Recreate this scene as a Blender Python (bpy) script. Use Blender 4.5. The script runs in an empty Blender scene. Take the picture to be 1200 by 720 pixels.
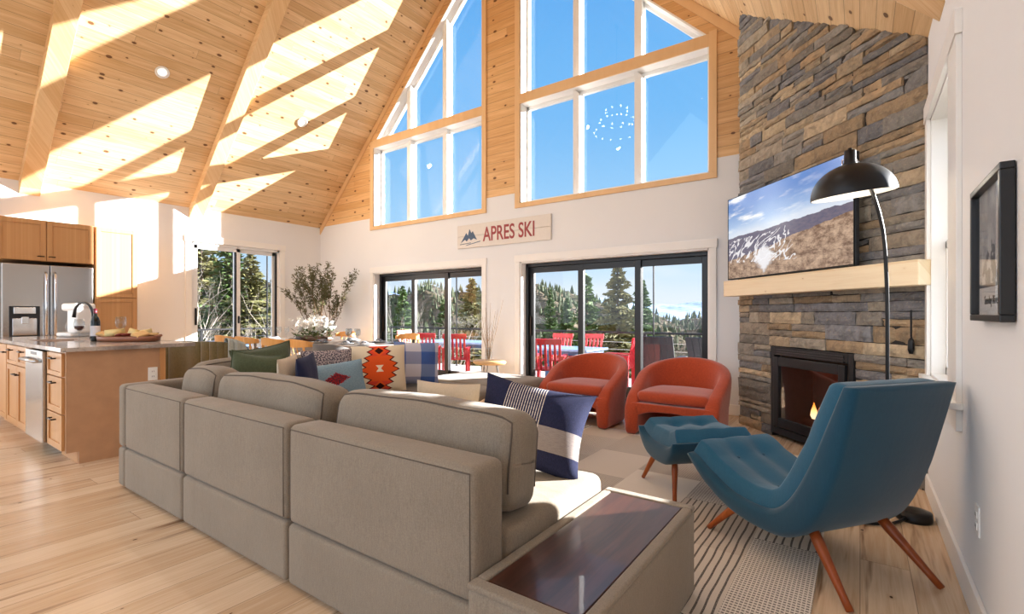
import bpy, math, random
from math import sin, cos, pi, sqrt, radians as R, floor
from mathutils import Vector, Matrix
random.seed(7)
SC = bpy.context.scene
COL = SC.collection

# ------------------------------------------------------------------ camera
CAM_H = 1.2; F_PX = 571.68; YAW = R(35.505); CY = 367.96
cam = bpy.data.cameras.new('camera'); cam_o = bpy.data.objects.new('camera', cam); COL.objects.link(cam_o)
cam.sensor_width = 36.0; cam.lens = 36.0 * F_PX / 1200.0
cam.shift_y = (CY - 360.0) / 1200.0
cam.clip_start = 0.02; cam.clip_end = 2000
cam_o.location = (0, 0, CAM_H); cam_o.rotation_euler = (R(90), 0, YAW)
SC.camera = cam_o
SC.view_settings.view_transform = 'Standard'; SC.view_settings.look = 'None'
SC.view_settings.gamma = 1.0; SC.view_settings.exposure = 0.1
SC.view_settings.use_curve_mapping = False
try:
    SC.cycles.use_denoising = True
    SC.cycles.max_bounces = 10; SC.cycles.diffuse_bounces = 5; SC.cycles.glossy_bounces = 4
    SC.cycles.transparent_max_bounces = 16; SC.cycles.transmission_bounces = 6
    SC.cycles.sample_clamp_indirect = 6.0
    SC.cycles.caustics_reflective = False; SC.cycles.caustics_refractive = False
except Exception:
    pass

# ------------------------------------------------------------------ materials
def lin(c):
    def g(v):
        v /= 255.0
        return v / 12.92 if v <= 0.04045 else ((v + 0.055) / 1.055) ** 2.4
    return (g(c[0]), g(c[1]), g(c[2]), 1.0)

class X:
    """a float socket with arithmetic"""
    def __init__(s, b, k): s.b = b; s.k = k
    def _m(s, op, o=None, o2=None):
        n = s.b.nt.nodes.new('ShaderNodeMath'); n.operation = op
        for i, q in enumerate((s, o, o2)):
            if q is None: continue
            if isinstance(q, X): s.b.nt.links.new(q.k, n.inputs[i])
            else: n.inputs[i].default_value = q
        return X(s.b, n.outputs[0])
    def __add__(s, o): return s._m('ADD', o)
    __radd__ = __add__
    def __mul__(s, o): return s._m('MULTIPLY', o)
    __rmul__ = __mul__
    def __sub__(s, o): return s._m('SUBTRACT', o)
    def __rsub__(s, o): return (s * -1.0) + o
    def __truediv__(s, o): return s._m('DIVIDE', o)
    def floor(s): return s._m('FLOOR')
    def frac(s): return s._m('FRACT')
    def abs(s): return s._m('ABSOLUTE')
    def sin(s): return s._m('SINE')
    def pow(s, o): return s._m('POWER', o)
    def lt(s, o): return s._m('LESS_THAN', o)
    def gt(s, o): return s._m('GREATER_THAN', o)
    def min(s, o): return s._m('MINIMUM', o)
    def max(s, o): return s._m('MAXIMUM', o)
    def pp(s, o): return s._m('PINGPONG', o)
    def ss(s, a, b):
        n = s.b.nt.nodes.new('ShaderNodeMapRange'); n.interpolation_type = 'SMOOTHSTEP'
        s.b.nt.links.new(s.k, n.inputs[0]); n.inputs[1].default_value = a; n.inputs[2].default_value = b
        return X(s.b, n.outputs[0])

class Mat:
    def __init__(s, name, world=None):
        if world is None:
            s.m = bpy.data.materials.new(name); s.m.use_nodes = True; s.nt = s.m.node_tree
            s.bsdf = s.nt.nodes['Principled BSDF']; s.out = s.nt.nodes['Material Output']
        else:
            s.nt = world.node_tree
        s._tc = None
    def tc(s, kind):
        if s._tc is None: s._tc = s.nt.nodes.new('ShaderNodeTexCoord')
        return s._tc.outputs[kind]
    def xyz(s, kind='Object'):
        n = s.nt.nodes.new('ShaderNodeSeparateXYZ'); s.nt.links.new(s.tc(kind), n.inputs[0])
        return X(s, n.outputs[0]), X(s, n.outputs[1]), X(s, n.outputs[2])
    def vec(s, x, y, z=0.0):
        n = s.nt.nodes.new('ShaderNodeCombineXYZ')
        for i, q in enumerate((x, y, z)):
            if isinstance(q, X): s.nt.links.new(q.k, n.inputs[i])
            else: n.inputs[i].default_value = q
        return n.outputs[0]
    def noise(s, v, scale=5, detail=3, rough=0.55, dist=0.0):
        n = s.nt.nodes.new('ShaderNodeTexNoise'); n.inputs['Scale'].default_value = scale
        n.inputs['Detail'].default_value = detail; n.inputs['Roughness'].default_value = rough
        n.inputs['Distortion'].default_value = dist
        if v is not None: s.nt.links.new(v, n.inputs['Vector'])
        return X(s, n.outputs[0])
    def white(s, v):
        n = s.nt.nodes.new('ShaderNodeTexWhiteNoise'); n.noise_dimensions = '3D'
        s.nt.links.new(v, n.inputs['Vector']); return X(s, n.outputs[0])
    def vor(s, v, scale=1.0, rnd=1.0):
        n = s.nt.nodes.new('ShaderNodeTexVoronoi'); n.voronoi_dimensions = '2D'
        n.inputs['Scale'].default_value = scale; n.inputs['Randomness'].default_value = rnd
        s.nt.links.new(v, n.inputs['Vector'])
        q = s.nt.nodes.new('ShaderNodeSeparateXYZ'); s.nt.links.new(n.outputs['Color'], q.inputs[0])
        return X(s, n.outputs['Distance']), X(s, q.outputs[0])
    def mix(s, f, a, b):
        n = s.nt.nodes.new('ShaderNodeMix'); n.data_type = 'RGBA'
        if isinstance(f, X): s.nt.links.new(f.k, n.inputs[0])
        else: n.inputs[0].default_value = f
        for i, q in ((6, a), (7, b)):
            if isinstance(q, tuple): n.inputs[i].default_value = q
            else: s.nt.links.new(q, n.inputs[i])
        return n.outputs[2]
    def set(s, color=None, rough=None, metal=None, spec=None, bump=None, bstr=0.3, bdist=0.02, sheen=None, emit=None, estr=None, coat=None):
        b = s.bsdf
        if color is not None:
            if isinstance(color, tuple): b.inputs['Base Color'].default_value = color
            else: s.nt.links.new(color, b.inputs['Base Color'])
        if rough is not None:
            if isinstance(rough, X): s.nt.links.new(rough.k, b.inputs['Roughness'])
            else: b.inputs['Roughness'].default_value = rough
        if metal is not None: b.inputs['Metallic'].default_value = metal
        if spec is not None: b.inputs['Specular IOR Level'].default_value = spec
        if sheen is not None: b.inputs['Sheen Weight'].default_value = sheen
        if coat is not None: b.inputs['Coat Weight'].default_value = coat
        if emit is not None:
            if isinstance(emit, tuple): b.inputs['Emission Color'].default_value = emit
            else: s.nt.links.new(emit, b.inputs['Emission Color'])
            b.inputs['Emission Strength'].default_value = estr if estr is not None else 1.0
        if bump is not None:
            n = s.nt.nodes.new('ShaderNodeBump'); n.inputs['Strength'].default_value = bstr
            n.inputs['Distance'].default_value = bdist
            s.nt.links.new(bump.k, n.inputs['Height']); s.nt.links.new(n.outputs[0], b.inputs['Normal'])
        return s.m

def plain(name, rgb, rough=0.5, metal=0.0, spec=0.5, var=0.08, vscale=12, bstr=0.0, **kw):
    b = Mat(name); n = b.noise(b.tc('Object'), vscale, 3)
    c = lin(rgb); d = tuple(v * (1 - var) for v in c[:3]) + (1,); e = tuple(min(1, v * (1 + var)) for v in c[:3]) + (1,)
    return b.set(color=b.mix(n, d, e), rough=rough, metal=metal, spec=spec, bump=n if bstr else None, bstr=bstr, **kw)

def fabric(name, rgb, rough=0.95, var=0.16, weave=420, bstr=0.25, sheen=0.15, c2=None):
    b = Mat(name); x, y, z = b.xyz()
    big = b.noise(b.tc('Object'), 3.0, 4); fine = b.noise(b.tc('Object'), weave, 2)
    st = b.noise(b.vec(x * 220.0, y * 220.0, z * 30.0), 1.0, 2)
    f = (fine * 0.5 + st * 0.35 + big * 0.3) - 0.08
    c = lin(rgb); d = tuple(v * (1 - 2 * var) for v in c[:3]) + (1,)
    e = lin(c2) if c2 else tuple(min(1, v * (1 + 2 * var)) for v in c[:3]) + (1,)
    wr = b.noise(b.vec(x * 9.0, y * 9.0, z * 3.0), 1.0, 3)
    return b.set(color=b.mix(f, d, e), rough=rough, spec=0.2, sheen=sheen, bump=fine * 0.08 + wr * 1.0, bstr=bstr, bdist=0.02)

def boards(name, bw, cols, knots=1.0, rough=0.45, groove=0.012, grain=1.0, bl=2.4, knotsz=0.05, coord='UV', streak=0.0, spec=0.4, vshade=0.35):
    """wood boards; u runs along the grain in metres, v across"""
    b = Mat(name); u, v, w = b.xyz(coord)
    row = (v / bw).floor()
    off = b.white(b.vec(row, 3.0, 1.0)) * bl
    seg = ((u + off) / bl).floor()
    rnd = b.white(b.vec(row, seg, 7.0))
    gv = b.vec(u * 1.6 + rnd * 37.0, v * 34.0, rnd * 9.0)
    g = b.noise(gv, 1.0, 4, 0.6, 0.6)
    g2 = b.noise(b.vec(u * 5.0 + rnd * 11.0, v * 150.0, 0.0), 1.0, 2)
    f = (g * 0.75 + g2 * 0.25) * grain + (rnd - 0.5) * vshade
    c = b.mix(f.ss(0.25, 0.8), lin(cols[0]), lin(cols[1]))
    if streak:
        sk = b.noise(b.vec(u * 0.9 + rnd * 53.0, v * 12.0, 4.0), 1.0, 3, 0.6, 0.4).ss(0.57, 0.72) * streak
        c = b.mix(sk, c, lin(cols[3]))
    if knots:
        d, r = b.vor(b.vec(u * 4.2, v * 7.0), 1.0)
        wob = (b.noise(b.vec(u * 30.0, v * 30.0), 1.0, 2) - 0.5) * 0.05
        rad = (r - (1.0 - 0.6 * knots)).max(0.0) * knotsz * 4.0
        k = (d + wob - rad)
        halo = (1.0 - k.ss(0.0, 0.11)) * (rad.gt(0.004)) * 0.55
        core = (1.0 - k.ss(-0.012, 0.012)) * (rad.gt(0.004))
        c = b.mix(halo, c, lin(cols[0]))
        c = b.mix(core * 0.9, c, lin(cols[2]))
    e1 = ((v / bw).frac() - 0.5).abs().gt(0.5 - groove / bw * 0.5)
    e2 = (((u + off) / bl).frac() - 0.5).abs().gt(0.5 - 0.0015 / bl)
    e = e1.max(e2)
    c = b.mix(e * 0.55, c, lin(cols[2]))
    return b.set(color=c, rough=rough, spec=spec, bump=(1.0 - e) * 1.0 + g2 * 0.05, bstr=0.35, bdist=0.004)

M = {}
M['pine_ceiling'] = boards('pine_boards', 0.135, [(206, 168, 120), (238, 209, 166), (96, 58, 32)], 0.72, 0.5, 0.005, bl=4.2, knotsz=0.085, vshade=0.28)
M['pine_wall'] = boards('pine_wall_boards', 0.14, [(206, 156, 100), (234, 194, 140), (96, 58, 32)], 0.72, 0.5, 0.005, bl=4.2, knotsz=0.085, vshade=0.28)
M['beam'] = boards('beam_wood', 0.4, [(218, 176, 124), (238, 206, 160), (130, 84, 46)], 0.12, 0.5, 0.0, bl=9.0)
M['floor'] = boards('floor_planks', 0.19, [(198, 166, 132), (226, 202, 172), (70, 48, 34), (120, 84, 56)], 0.34, 0.26, 0.003, bl=2.6, knotsz=0.06, streak=.85, vshade=0.22)
M['pine_trim'] = boards('pine_trim', 5.0, [(218, 174, 122), (234, 198, 150), (120, 70, 34)], 0.0, 0.45, 0.0, coord='Object', bl=50.0)
M['mantel'] = boards('mantel_pine', 3.0, [(230, 206, 168), (242, 224, 192), (140, 92, 56)], 0.35, 0.5, 0.0, bl=30.0, knotsz=0.03)
M['maple'] = boards('maple_cabinet', 7.0, [(190, 140, 90), (214, 168, 116), (110, 60, 24)], 0.0, 0.42, 0.0, coord='Object', bl=50.0)
M['maple_panel'] = plain('maple_island_panel', (186, 146, 112), 0.4, var=0.18, vscale=9)
M['deck'] = boards('deck_boards', 0.14, [(198, 190, 186), (230, 226, 226), (120, 110, 106)], 0.0, 0.7, 0.01)
M['drywall'] = plain('painted_drywall', (232, 233, 234), 0.85, spec=0.2, var=0.02, vscale=2)
M['white_trim'] = plain('white_trim_paint', (238, 236, 232), 0.4, var=0.015)
M['white_metal'] = plain('white_vinyl_frame', (236, 236, 234), 0.35, var=0.015)
M['black_frame'] = plain('black_door_frame', (20, 20, 22), 0.35, var=0.1)
M['black_metal'] = plain('black_metal', (22, 22, 24), 0.38, 0.4, var=0.1)
M['firebox_black'] = plain('firebox_black', (30, 31, 34), 0.42, 0.3, var=0.1)
M['steel'] = plain('brushed_steel', (188, 186, 184), 0.24, 1.0, var=0.06, vscale=40)
M['chrome'] = plain('chrome', (220, 220, 222), 0.12, 1.0, var=0.02)
M['dark_plastic'] = plain('dark_plastic', (34, 36, 40), 0.3)
M['white_plastic'] = plain('white_plastic', (236, 236, 234), 0.3, var=0.02)
M['bronze'] = plain('dark_bronze', (52, 38, 30), 0.4, 0.7)
M['sofa'] = fabric('taupe_weave', (122, 109, 94), c2=(166, 154, 137), weave=230, var=.2)
M['sofa_piping'] = plain('taupe_piping', (92, 82, 73), 0.9)
M['teal'] = fabric('teal_wool', (24, 76, 102), c2=(44, 108, 138), weave=500, bstr=0.2, sheen=0.3)
M['teal_dark'] = fabric('teal_wool_back', (18, 58, 80), c2=(32, 84, 108), weave=500, bstr=0.12, sheen=0.3)
M['rust'] = fabric('rust_velvet', (150, 50, 24), c2=(204, 84, 42), weave=60, bstr=0.15, sheen=0.4, rough=0.8)
M['leg_wood'] = boards('walnut_leg', 3.0, [(140, 66, 24), (178, 94, 42), (90, 40, 14)], 0.0, 0.35, 0.0, coord='Object', bl=30.0)
M['olive_velvet'] = fabric('olive_velvet', (82, 74, 48), c2=(130, 118, 82), weave=60, sheen=0.4)
M['green_velvet'] = fabric('green_velvet', (62, 70, 46), c2=(96, 104, 74), weave=80, sheen=0.4)
M['grey_throw'] = fabric('grey_throw', (160, 168, 164), weave=60, bstr=0.5)
M['tan_linen'] = fabric('tan_linen', (192, 172, 146), weave=300)
M['tan_hide'] = fabric('tan_boucle', (196, 164, 122), weave=120)
M['navy'] = fabric('navy_cotton', (40, 46, 78), weave=300)
M['cream'] = fabric('cream_cotton', (222, 206, 182), weave=200)
M['grey_dark'] = fabric('grey_dining_cloth', (104, 102, 100), weave=200)
M['chair_oak'] = boards('oak_rail', 2.0, [(196, 132, 66), (220, 164, 96), (120, 70, 30)], 0.0, 0.4, 0.0, coord='Object', bl=20.0)
M['table_top'] = plain('grey_table_wood', (132, 122, 116), 0.28, var=0.12, vscale=6)
M['dark_wood'] = plain('dark_wood', (84, 60, 44), 0.4)
M['live_edge'] = plain('live_edge_wood', (206, 168, 120), 0.45, var=0.2, vscale=9)
M['stoneware'] = plain('stoneware', (206, 210, 214), 0.3, var=0.04)
M['slate_napkin'] = plain('slate_napkin', (120, 124, 132), 0.9, var=0.2)
M['board_wood'] = plain('serving_board', (138, 84, 56), 0.4, var=0.15)
M['bread'] = plain('bread', (214, 172, 112), 0.7, var=0.2, vscale=40)
M['cheese'] = plain('cheese', (232, 206, 140), 0.5, var=0.08, vscale=40)
M['salami'] = plain('salami', (158, 74, 56), 0.5, var=0.3, vscale=90)
M['grape'] = plain('grape', (58, 30, 44), 0.3)
M['lettuce'] = plain('herb_leaf', (78, 96, 46), 0.6, var=0.3)
M['flower'] = plain('white_flower', (244, 242, 236), 0.7, var=0.03)
M['leaf'] = plain('olive_leaf', (92, 92, 56), 0.55, var=0.35, vscale=30)
M['stem'] = plain('stem_bark', (104, 82, 58), 0.8, var=0.2)
M['twig'] = plain('dry_twig', (150, 124, 92), 0.8, var=0.2)
M['pot'] = plain('woven_pot', (176, 160, 140), 0.8, var=0.2, vscale=60)
M['red_poly'] = plain('red_patio_plastic', (170, 22, 34), 0.4, var=0.1)
M['blue_poly'] = plain('blue_patio_plastic', (62, 92, 128), 0.4, var=0.1)
M['tabletop_poly'] = plain('blue_grey_patio_top', (120, 148, 184), 0.3, var=0.06)
M['black_poly'] = plain('black_patio_plastic', (26, 27, 32), 0.5)
M['snow'] = plain('snow', (236, 240, 246), 0.8, var=0.03, vscale=2)
M['needle'] = plain('spruce_needles', (70, 94, 42), 0.75, var=0.4, vscale=6)
M['needle_dry'] = plain('spruce_needles_bronze', (96, 94, 52), 0.75, var=0.4, vscale=6)
M['bark'] = plain('spruce_bark', (86, 70, 58), 0.9, var=0.3)
M['birch'] = plain('birch_bark', (158, 148, 138), 0.8, var=0.2, vscale=8)
M['bare'] = plain('bare_bark', (128, 112, 100), 0.9, var=0.3)
M['forest'] = plain('forest_green', (66, 74, 52), 0.95, var=0.6, vscale=0.35)
M['flame_log'] = plain('ceramic_log', (92, 70, 58), 0.9, var=0.3)
M['brick_dark'] = plain('firebox_brick', (104, 88, 80), 0.9, var=0.3, vscale=20)
M['paper'] = plain('book_cover', (168, 112, 104), 0.6)
M['bottle'] = plain('dark_bottle_glass', (16, 20, 14), 0.08, var=0.05)
M['foil'] = plain('burgundy_foil', (88, 20, 34), 0.35, 0.3)
M['label_paper'] = plain('bottle_label', (226, 226, 232), 0.7, var=0.03)
M['red_wine'] = plain('red_wine', (70, 10, 18), 0.1)

def glass_mat(name, tint=(1, 1, 1, 1), refl=1.0):
    b = Mat(name); nt = b.nt
    t = nt.nodes.new('ShaderNodeBsdfTransparent'); t.inputs[0].default_value = tint
    g = nt.nodes.new('ShaderNodeBsdfGlossy'); g.inputs['Roughness'].default_value = 0.0
    fr = nt.nodes.new('ShaderNodeLayerWeight'); fr.inputs[0].default_value = 0.5
    mx = nt.nodes.new('ShaderNodeMixShader'); f = (X(b, fr.outputs[1]).pow(5.0) * 0.9 + 0.035) * refl
    nt.links.new(f.k, mx.inputs[0]); nt.links.new(t.outputs[0], mx.inputs[1]); nt.links.new(g.outputs[0], mx.inputs[2])
    nt.links.new(mx.outputs[0], b.out.inputs[0]); nt.nodes.remove(b.bsdf)
    return b.m
M['glass'] = glass_mat('window_glass', (0.985, 0.99, 0.995, 1), 0.6)
M['glassware'] = glass_mat('clear_glassware', (0.93, 0.95, 0.96, 1), 1.6)
M['fire_glass'] = glass_mat('fire_glass', (0.9, 0.88, 0.86, 1), 3.2)

def emis(name, col, s):
    b = Mat(name); return b.set(color=(0.8, 0.8, 0.8, 1), emit=col, estr=s)
M['lamp_glow'] = emis('lamp_glow', (1.0, 0.86, 0.68, 1), 2.2)
M['can_glow'] = emis('can_glow', (1.0, 0.95, 0.88, 1), .9)
M['bulb_glow'] = emis('bulb_glow', (1.0, 0.95, 0.9, 1), 26.0)
def flame():
    b = Mat('flame'); x, y, z = b.xyz('Generated')
    c = b.mix(z.ss(0.1, 0.9), (1.0, 0.75, 0.35, 1), (1.0, 0.28, 0.03, 1))
    return b.set(color=(0.1, 0.05, 0.02, 1), emit=c, estr=3.0)
M['flame'] = flame()

def granite():
    b = Mat('granite'); o = b.tc('Object')
    n1 = b.noise(o, 2.2, 5, 0.6, 1.2); n2 = b.noise(o, 60, 3)
    c = b.mix(n1.ss(0.35, 0.7), lin((196, 186, 176)), lin((140, 128, 122)))
    c = b.mix(n2.ss(0.5, 0.75) * 0.5, c, lin((92, 84, 82)))
    return b.set(color=c, rough=0.12, spec=0.5)
M['granite'] = granite()

def stone():
    b = Mat('ledge_stone')
    a = b.nt.nodes.new('ShaderNodeAttribute'); a.attribute_name = 'stone_color'
    o = b.tc('Object'); n = b.noise(o, 14, 6, 0.65, 0.4); n2 = b.noise(o, 55, 4)
    c = b.mix(n.ss(0.35, 0.75) * 0.55, a.outputs['Color'], lin((84, 80, 76)))
    c = b.mix(n2.ss(0.5, 0.8) * 0.4, c, lin((190, 172, 142)))
    return b.set(color=c, rough=0.85, spec=0.25, bump=n * 1.0 + n2 * 0.35, bstr=0.9, bdist=0.02)
M['stone'] = stone()
M['mortar'] = plain('dark_mortar', (48, 44, 42), 0.95)

def rug():
    b = Mat('rug_weave'); x, y, z = b.xyz('Object')
    cx = (x / 0.46).floor(); cyy = ((y + (cx * 0.37)) / 0.62).floor()
    r = b.white(b.vec(cx, cyy, 2.0)); r2 = b.white(b.vec(cx, cyy, 9.0))
    fine = b.noise(b.tc('Object'), 160, 2)
    base = b.mix(r2, lin((226, 220, 210)), lin((198, 188, 176)))
    wob = (b.noise(b.vec(x * 4.0, y * 1.5), 1.0, 2) - 0.5) * 0.05
    l1 = ((y * 50.0).frac()).lt(0.45)              # fine hatch
    l1b = ((x * 62.0).frac()).lt(0.7)
    l2 = (((x + wob) * 27.0).frac()).lt(0.26)      # wavy dark lines
    t1 = r.lt(0.50); t2 = r.gt(0.50) * r.lt(0.78)
    c = b.mix(t1 * l1 * l1b * 0.85, base, lin((58, 52, 54)))
    c = b.mix(t2 * l2 * 0.85, c, lin((46, 42, 46)))
    c = b.mix(fine.ss(0.45, 0.75) * 0.3, c, lin((226, 214, 198)))
    return b.set(color=c, rough=0.98, spec=0.1, bump=fine, bstr=0.5, bdist=0.006)
M['rug'] = rug()

def console_wood():
    b = Mat('espresso_wood'); x, y, z = b.xyz()
    g = b.noise(b.vec(x * 26.0, y * 2.2, 0.0), 1.0, 4, 0.6, 0.8)
    c = b.mix(g.ss(0.3, 0.75), lin((46, 24, 18)), lin((82, 46, 34)))
    return b.set(color=c, rough=0.28, spec=0.5, coat=0.3)
M['espresso'] = console_wood()

def uvmat(name, fn, rough=0.95, bump=True, bstr=0.3, **kw):
    b = Mat(name); u, v, w = b.xyz('UV'); c = fn(b, u, v)
    n = b.noise(b.tc('Object'), 240, 2)
    return b.set(color=c, rough=rough, spec=0.2, bump=n if bump else None, bstr=bstr, bdist=0.004, **kw)
def f_kilim(b, u, v):
    du = (u - 0.5).abs()
    saw = (v * 7.5).pp(0.5) * 2.0                      # zigzag 0..1
    big = ((v - 0.5).abs() * -0.45 + 0.25) + saw * 0.11
    waist = big.max((0.08 + saw * 0.11))
    c = b.mix(du.lt(waist + 0.035), lin((232, 214, 184)), lin((96, 22, 18)))
    c = b.mix(du.lt(waist), c, lin((236, 92, 38)))
    ends = (v - 0.5).abs().gt(0.27) * du.lt(waist) 
    c = b.mix(ends * (du + ((v - 0.5).abs() - 0.38).abs()).gt(0.13), c, lin((226, 74, 52)))
    dm = (du * 0.9 + ((v - 0.5).abs() - 0.38).abs()).lt(0.075)
    c = b.mix(dm, c, lin((56, 22, 18)))
    hour = (v - 0.5).abs().lt(0.07) * du.lt(((v - 0.5).abs() * 0.7) + 0.022)
    return b.mix(hour, c, lin((248, 226, 196)))
M['kilim'] = uvmat('kilim_weave', f_kilim)
def f_plaid(b, u, v):
    a = (u * 1.5 + 0.15).frac().lt(0.5); d = (v * 1.7 + 0.2).frac().lt(0.5)
    c = b.mix(a, lin((206, 204, 214)), lin((112, 132, 176)))
    c = b.mix(d * 0.55, c, lin((44, 82, 150)))
    c = b.mix(d * a * 0.7, c, lin((40, 82, 158)))
    n = b.noise(b.vec(u * 180.0, v * 180.0), 1.0, 1)
    return b.mix(n.ss(0.5, 0.9) * 0.4, c, lin((230, 228, 232)))
M['plaid'] = uvmat('blue_plaid', f_plaid)
def f_navy(b, u, v):
    c = b.mix(b.noise(b.vec(u * 120.0, v * 30.0), 1.0, 2), lin((22, 24, 46)), lin((46, 50, 80)))
    st = u.gt(0.26) * u.lt(0.60)
    band = v.gt(0.24) * v.lt(0.50)
    c = b.mix(band * u.gt(0.26), c, b.mix(b.noise(b.vec(u * 20.0, v * 160.0), 1.0, 2), lin((112, 104, 106)), lin((164, 154, 148))))
    ln = (u * 46.0).frac().lt(0.3)
    seg = b.noise(b.vec(u * 5.0, v * 160.0), 1.0, 1).gt(0.36)
    c = b.mix(st * (1.0 - band) * 0.45, c, lin((52, 54, 84)))
    return b.mix(st * ln * seg * 0.9, c, lin((220, 210, 196)))
M['navy_stripe'] = uvmat('navy_striped_cotton', f_navy)
def f_emb(b, u, v):
    n = b.noise(b.vec(u * 30.0, v * 40.0), 1.0, 2)
    c = b.mix(n, lin((106, 138, 158)), lin((160, 184, 196)))
    d = ((u - 0.45).abs() * 1.1 + (v - 0.55).abs() * 1.5 + (n - 0.5) * 0.3)
    return b.mix(d.lt(0.26), c, b.mix(n.gt(0.5), lin((168, 40, 44)), lin((70, 44, 60))))
M['embroidered'] = uvmat('embroidered_blue', f_emb)
def f_fleck(b, u, v):
    n = b.noise(b.vec(u * 34.0, v * 34.0), 1.0, 2); c = b.mix(n.ss(0.45, 0.56), lin((84, 78, 90)), lin((190, 178, 176)))
    d = ((u - 0.72).abs() + (v - 0.35).abs() * 1.6).lt(0.22) * n.gt(0.45)
    return b.mix(d, c, lin((190, 70, 48)))
M['fleck'] = uvmat('flecked_grey', f_fleck)

def tv_mat():
    b = Mat('tv_picture'); u, v, w = b.xyz('UV')
    ridge = (u * 0.06) + 0.50 + (b.noise(b.vec(u * 4.0, 1.0), 1.0, 4) - 0.5) * 0.16
    ridge2 = (u * 0.26) + 0.22 + (b.noise(b.vec(u * 4.0, 5.0), 1.0, 4) - 0.5) * 0.16
    sky = b.mix(v.ss(0.5, 0.95), lin((176, 204, 234)), lin((84, 132, 200)))
    cl = b.noise(b.vec(u * 3.5, v * 8.0), 1.0, 4)
    sky = b.mix(cl.ss(0.5, 0.68) * (1.0 - (u * 1.0).ss(0.3, 0.95)) * 0.95, sky, (0.95, 0.95, 0.95, 1))
    sky = b.mix((1.0 - (v - ridge).ss(0.0, 0.16)) * 0.8, sky, lin((226, 232, 240)))
    far = b.mix(b.noise(b.vec(u * 30.0, v * 40.0), 1.0, 3), lin((62, 74, 108)), lin((126, 116, 128)))
    n = b.noise(b.vec(u * 16.0, v * 14.0), 1.0, 8, 0.8)
    near = b.mix(n.ss(0.35, 0.65), lin((104, 78, 64)), lin((202, 172, 146)))
    tr = (b.noise(b.vec(u * 11.0 - v * 6.0, v * 3.5 + u * 2.0), 1.0, 2, 0.5, 1.4) - 0.5).abs().lt(0.032)
    trm = u.gt(0.01) * (u + v * 0.2).lt(0.66) * v.lt(ridge - 0.04) * (v + u * 0.12).gt(0.20)
    c = b.mix(v.lt(ridge), sky, far)
    c = b.mix(v.lt(ridge2), c, near)
    c = b.mix(tr * trm * 0.9, c, lin((240, 238, 240)))
    sn = (u - 0.36).abs() * 1.8 + (v - 0.20).abs() * 1.0
    c = b.mix((1.0 - (sn + (n - 0.5) * 0.3).ss(0.12, 0.20)) * 0.9, c, lin((240, 240, 244)))
    b.set(color=(0.01, 0.01, 0.012, 1), rough=0.15, emit=c, estr=0.95)
    return b.m
M['tv_picture'] = tv_mat()

def hill_mat(name, a, bcol, sc):
    b = Mat(name); o = b.tc('Object'); n = b.noise(o, sc, 6, 0.7); n2 = b.noise(o, sc * 6, 4)
    c = b.mix((n * 0.6 + n2 * 0.4).ss(0.38, 0.62), lin(a), lin(bcol))
    return b.set(color=c, rough=1.0, spec=0.0, bump=n2, bstr=1.0, bdist=1.0)
M['hill'] = hill_mat('wooded_hill', (58, 62, 46), (112, 100, 88), 0.12)
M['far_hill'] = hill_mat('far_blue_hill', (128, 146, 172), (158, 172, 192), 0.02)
M['ground'] = hill_mat('brushy_ground', (88, 88, 64), (140, 124, 108), 0.3)

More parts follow.
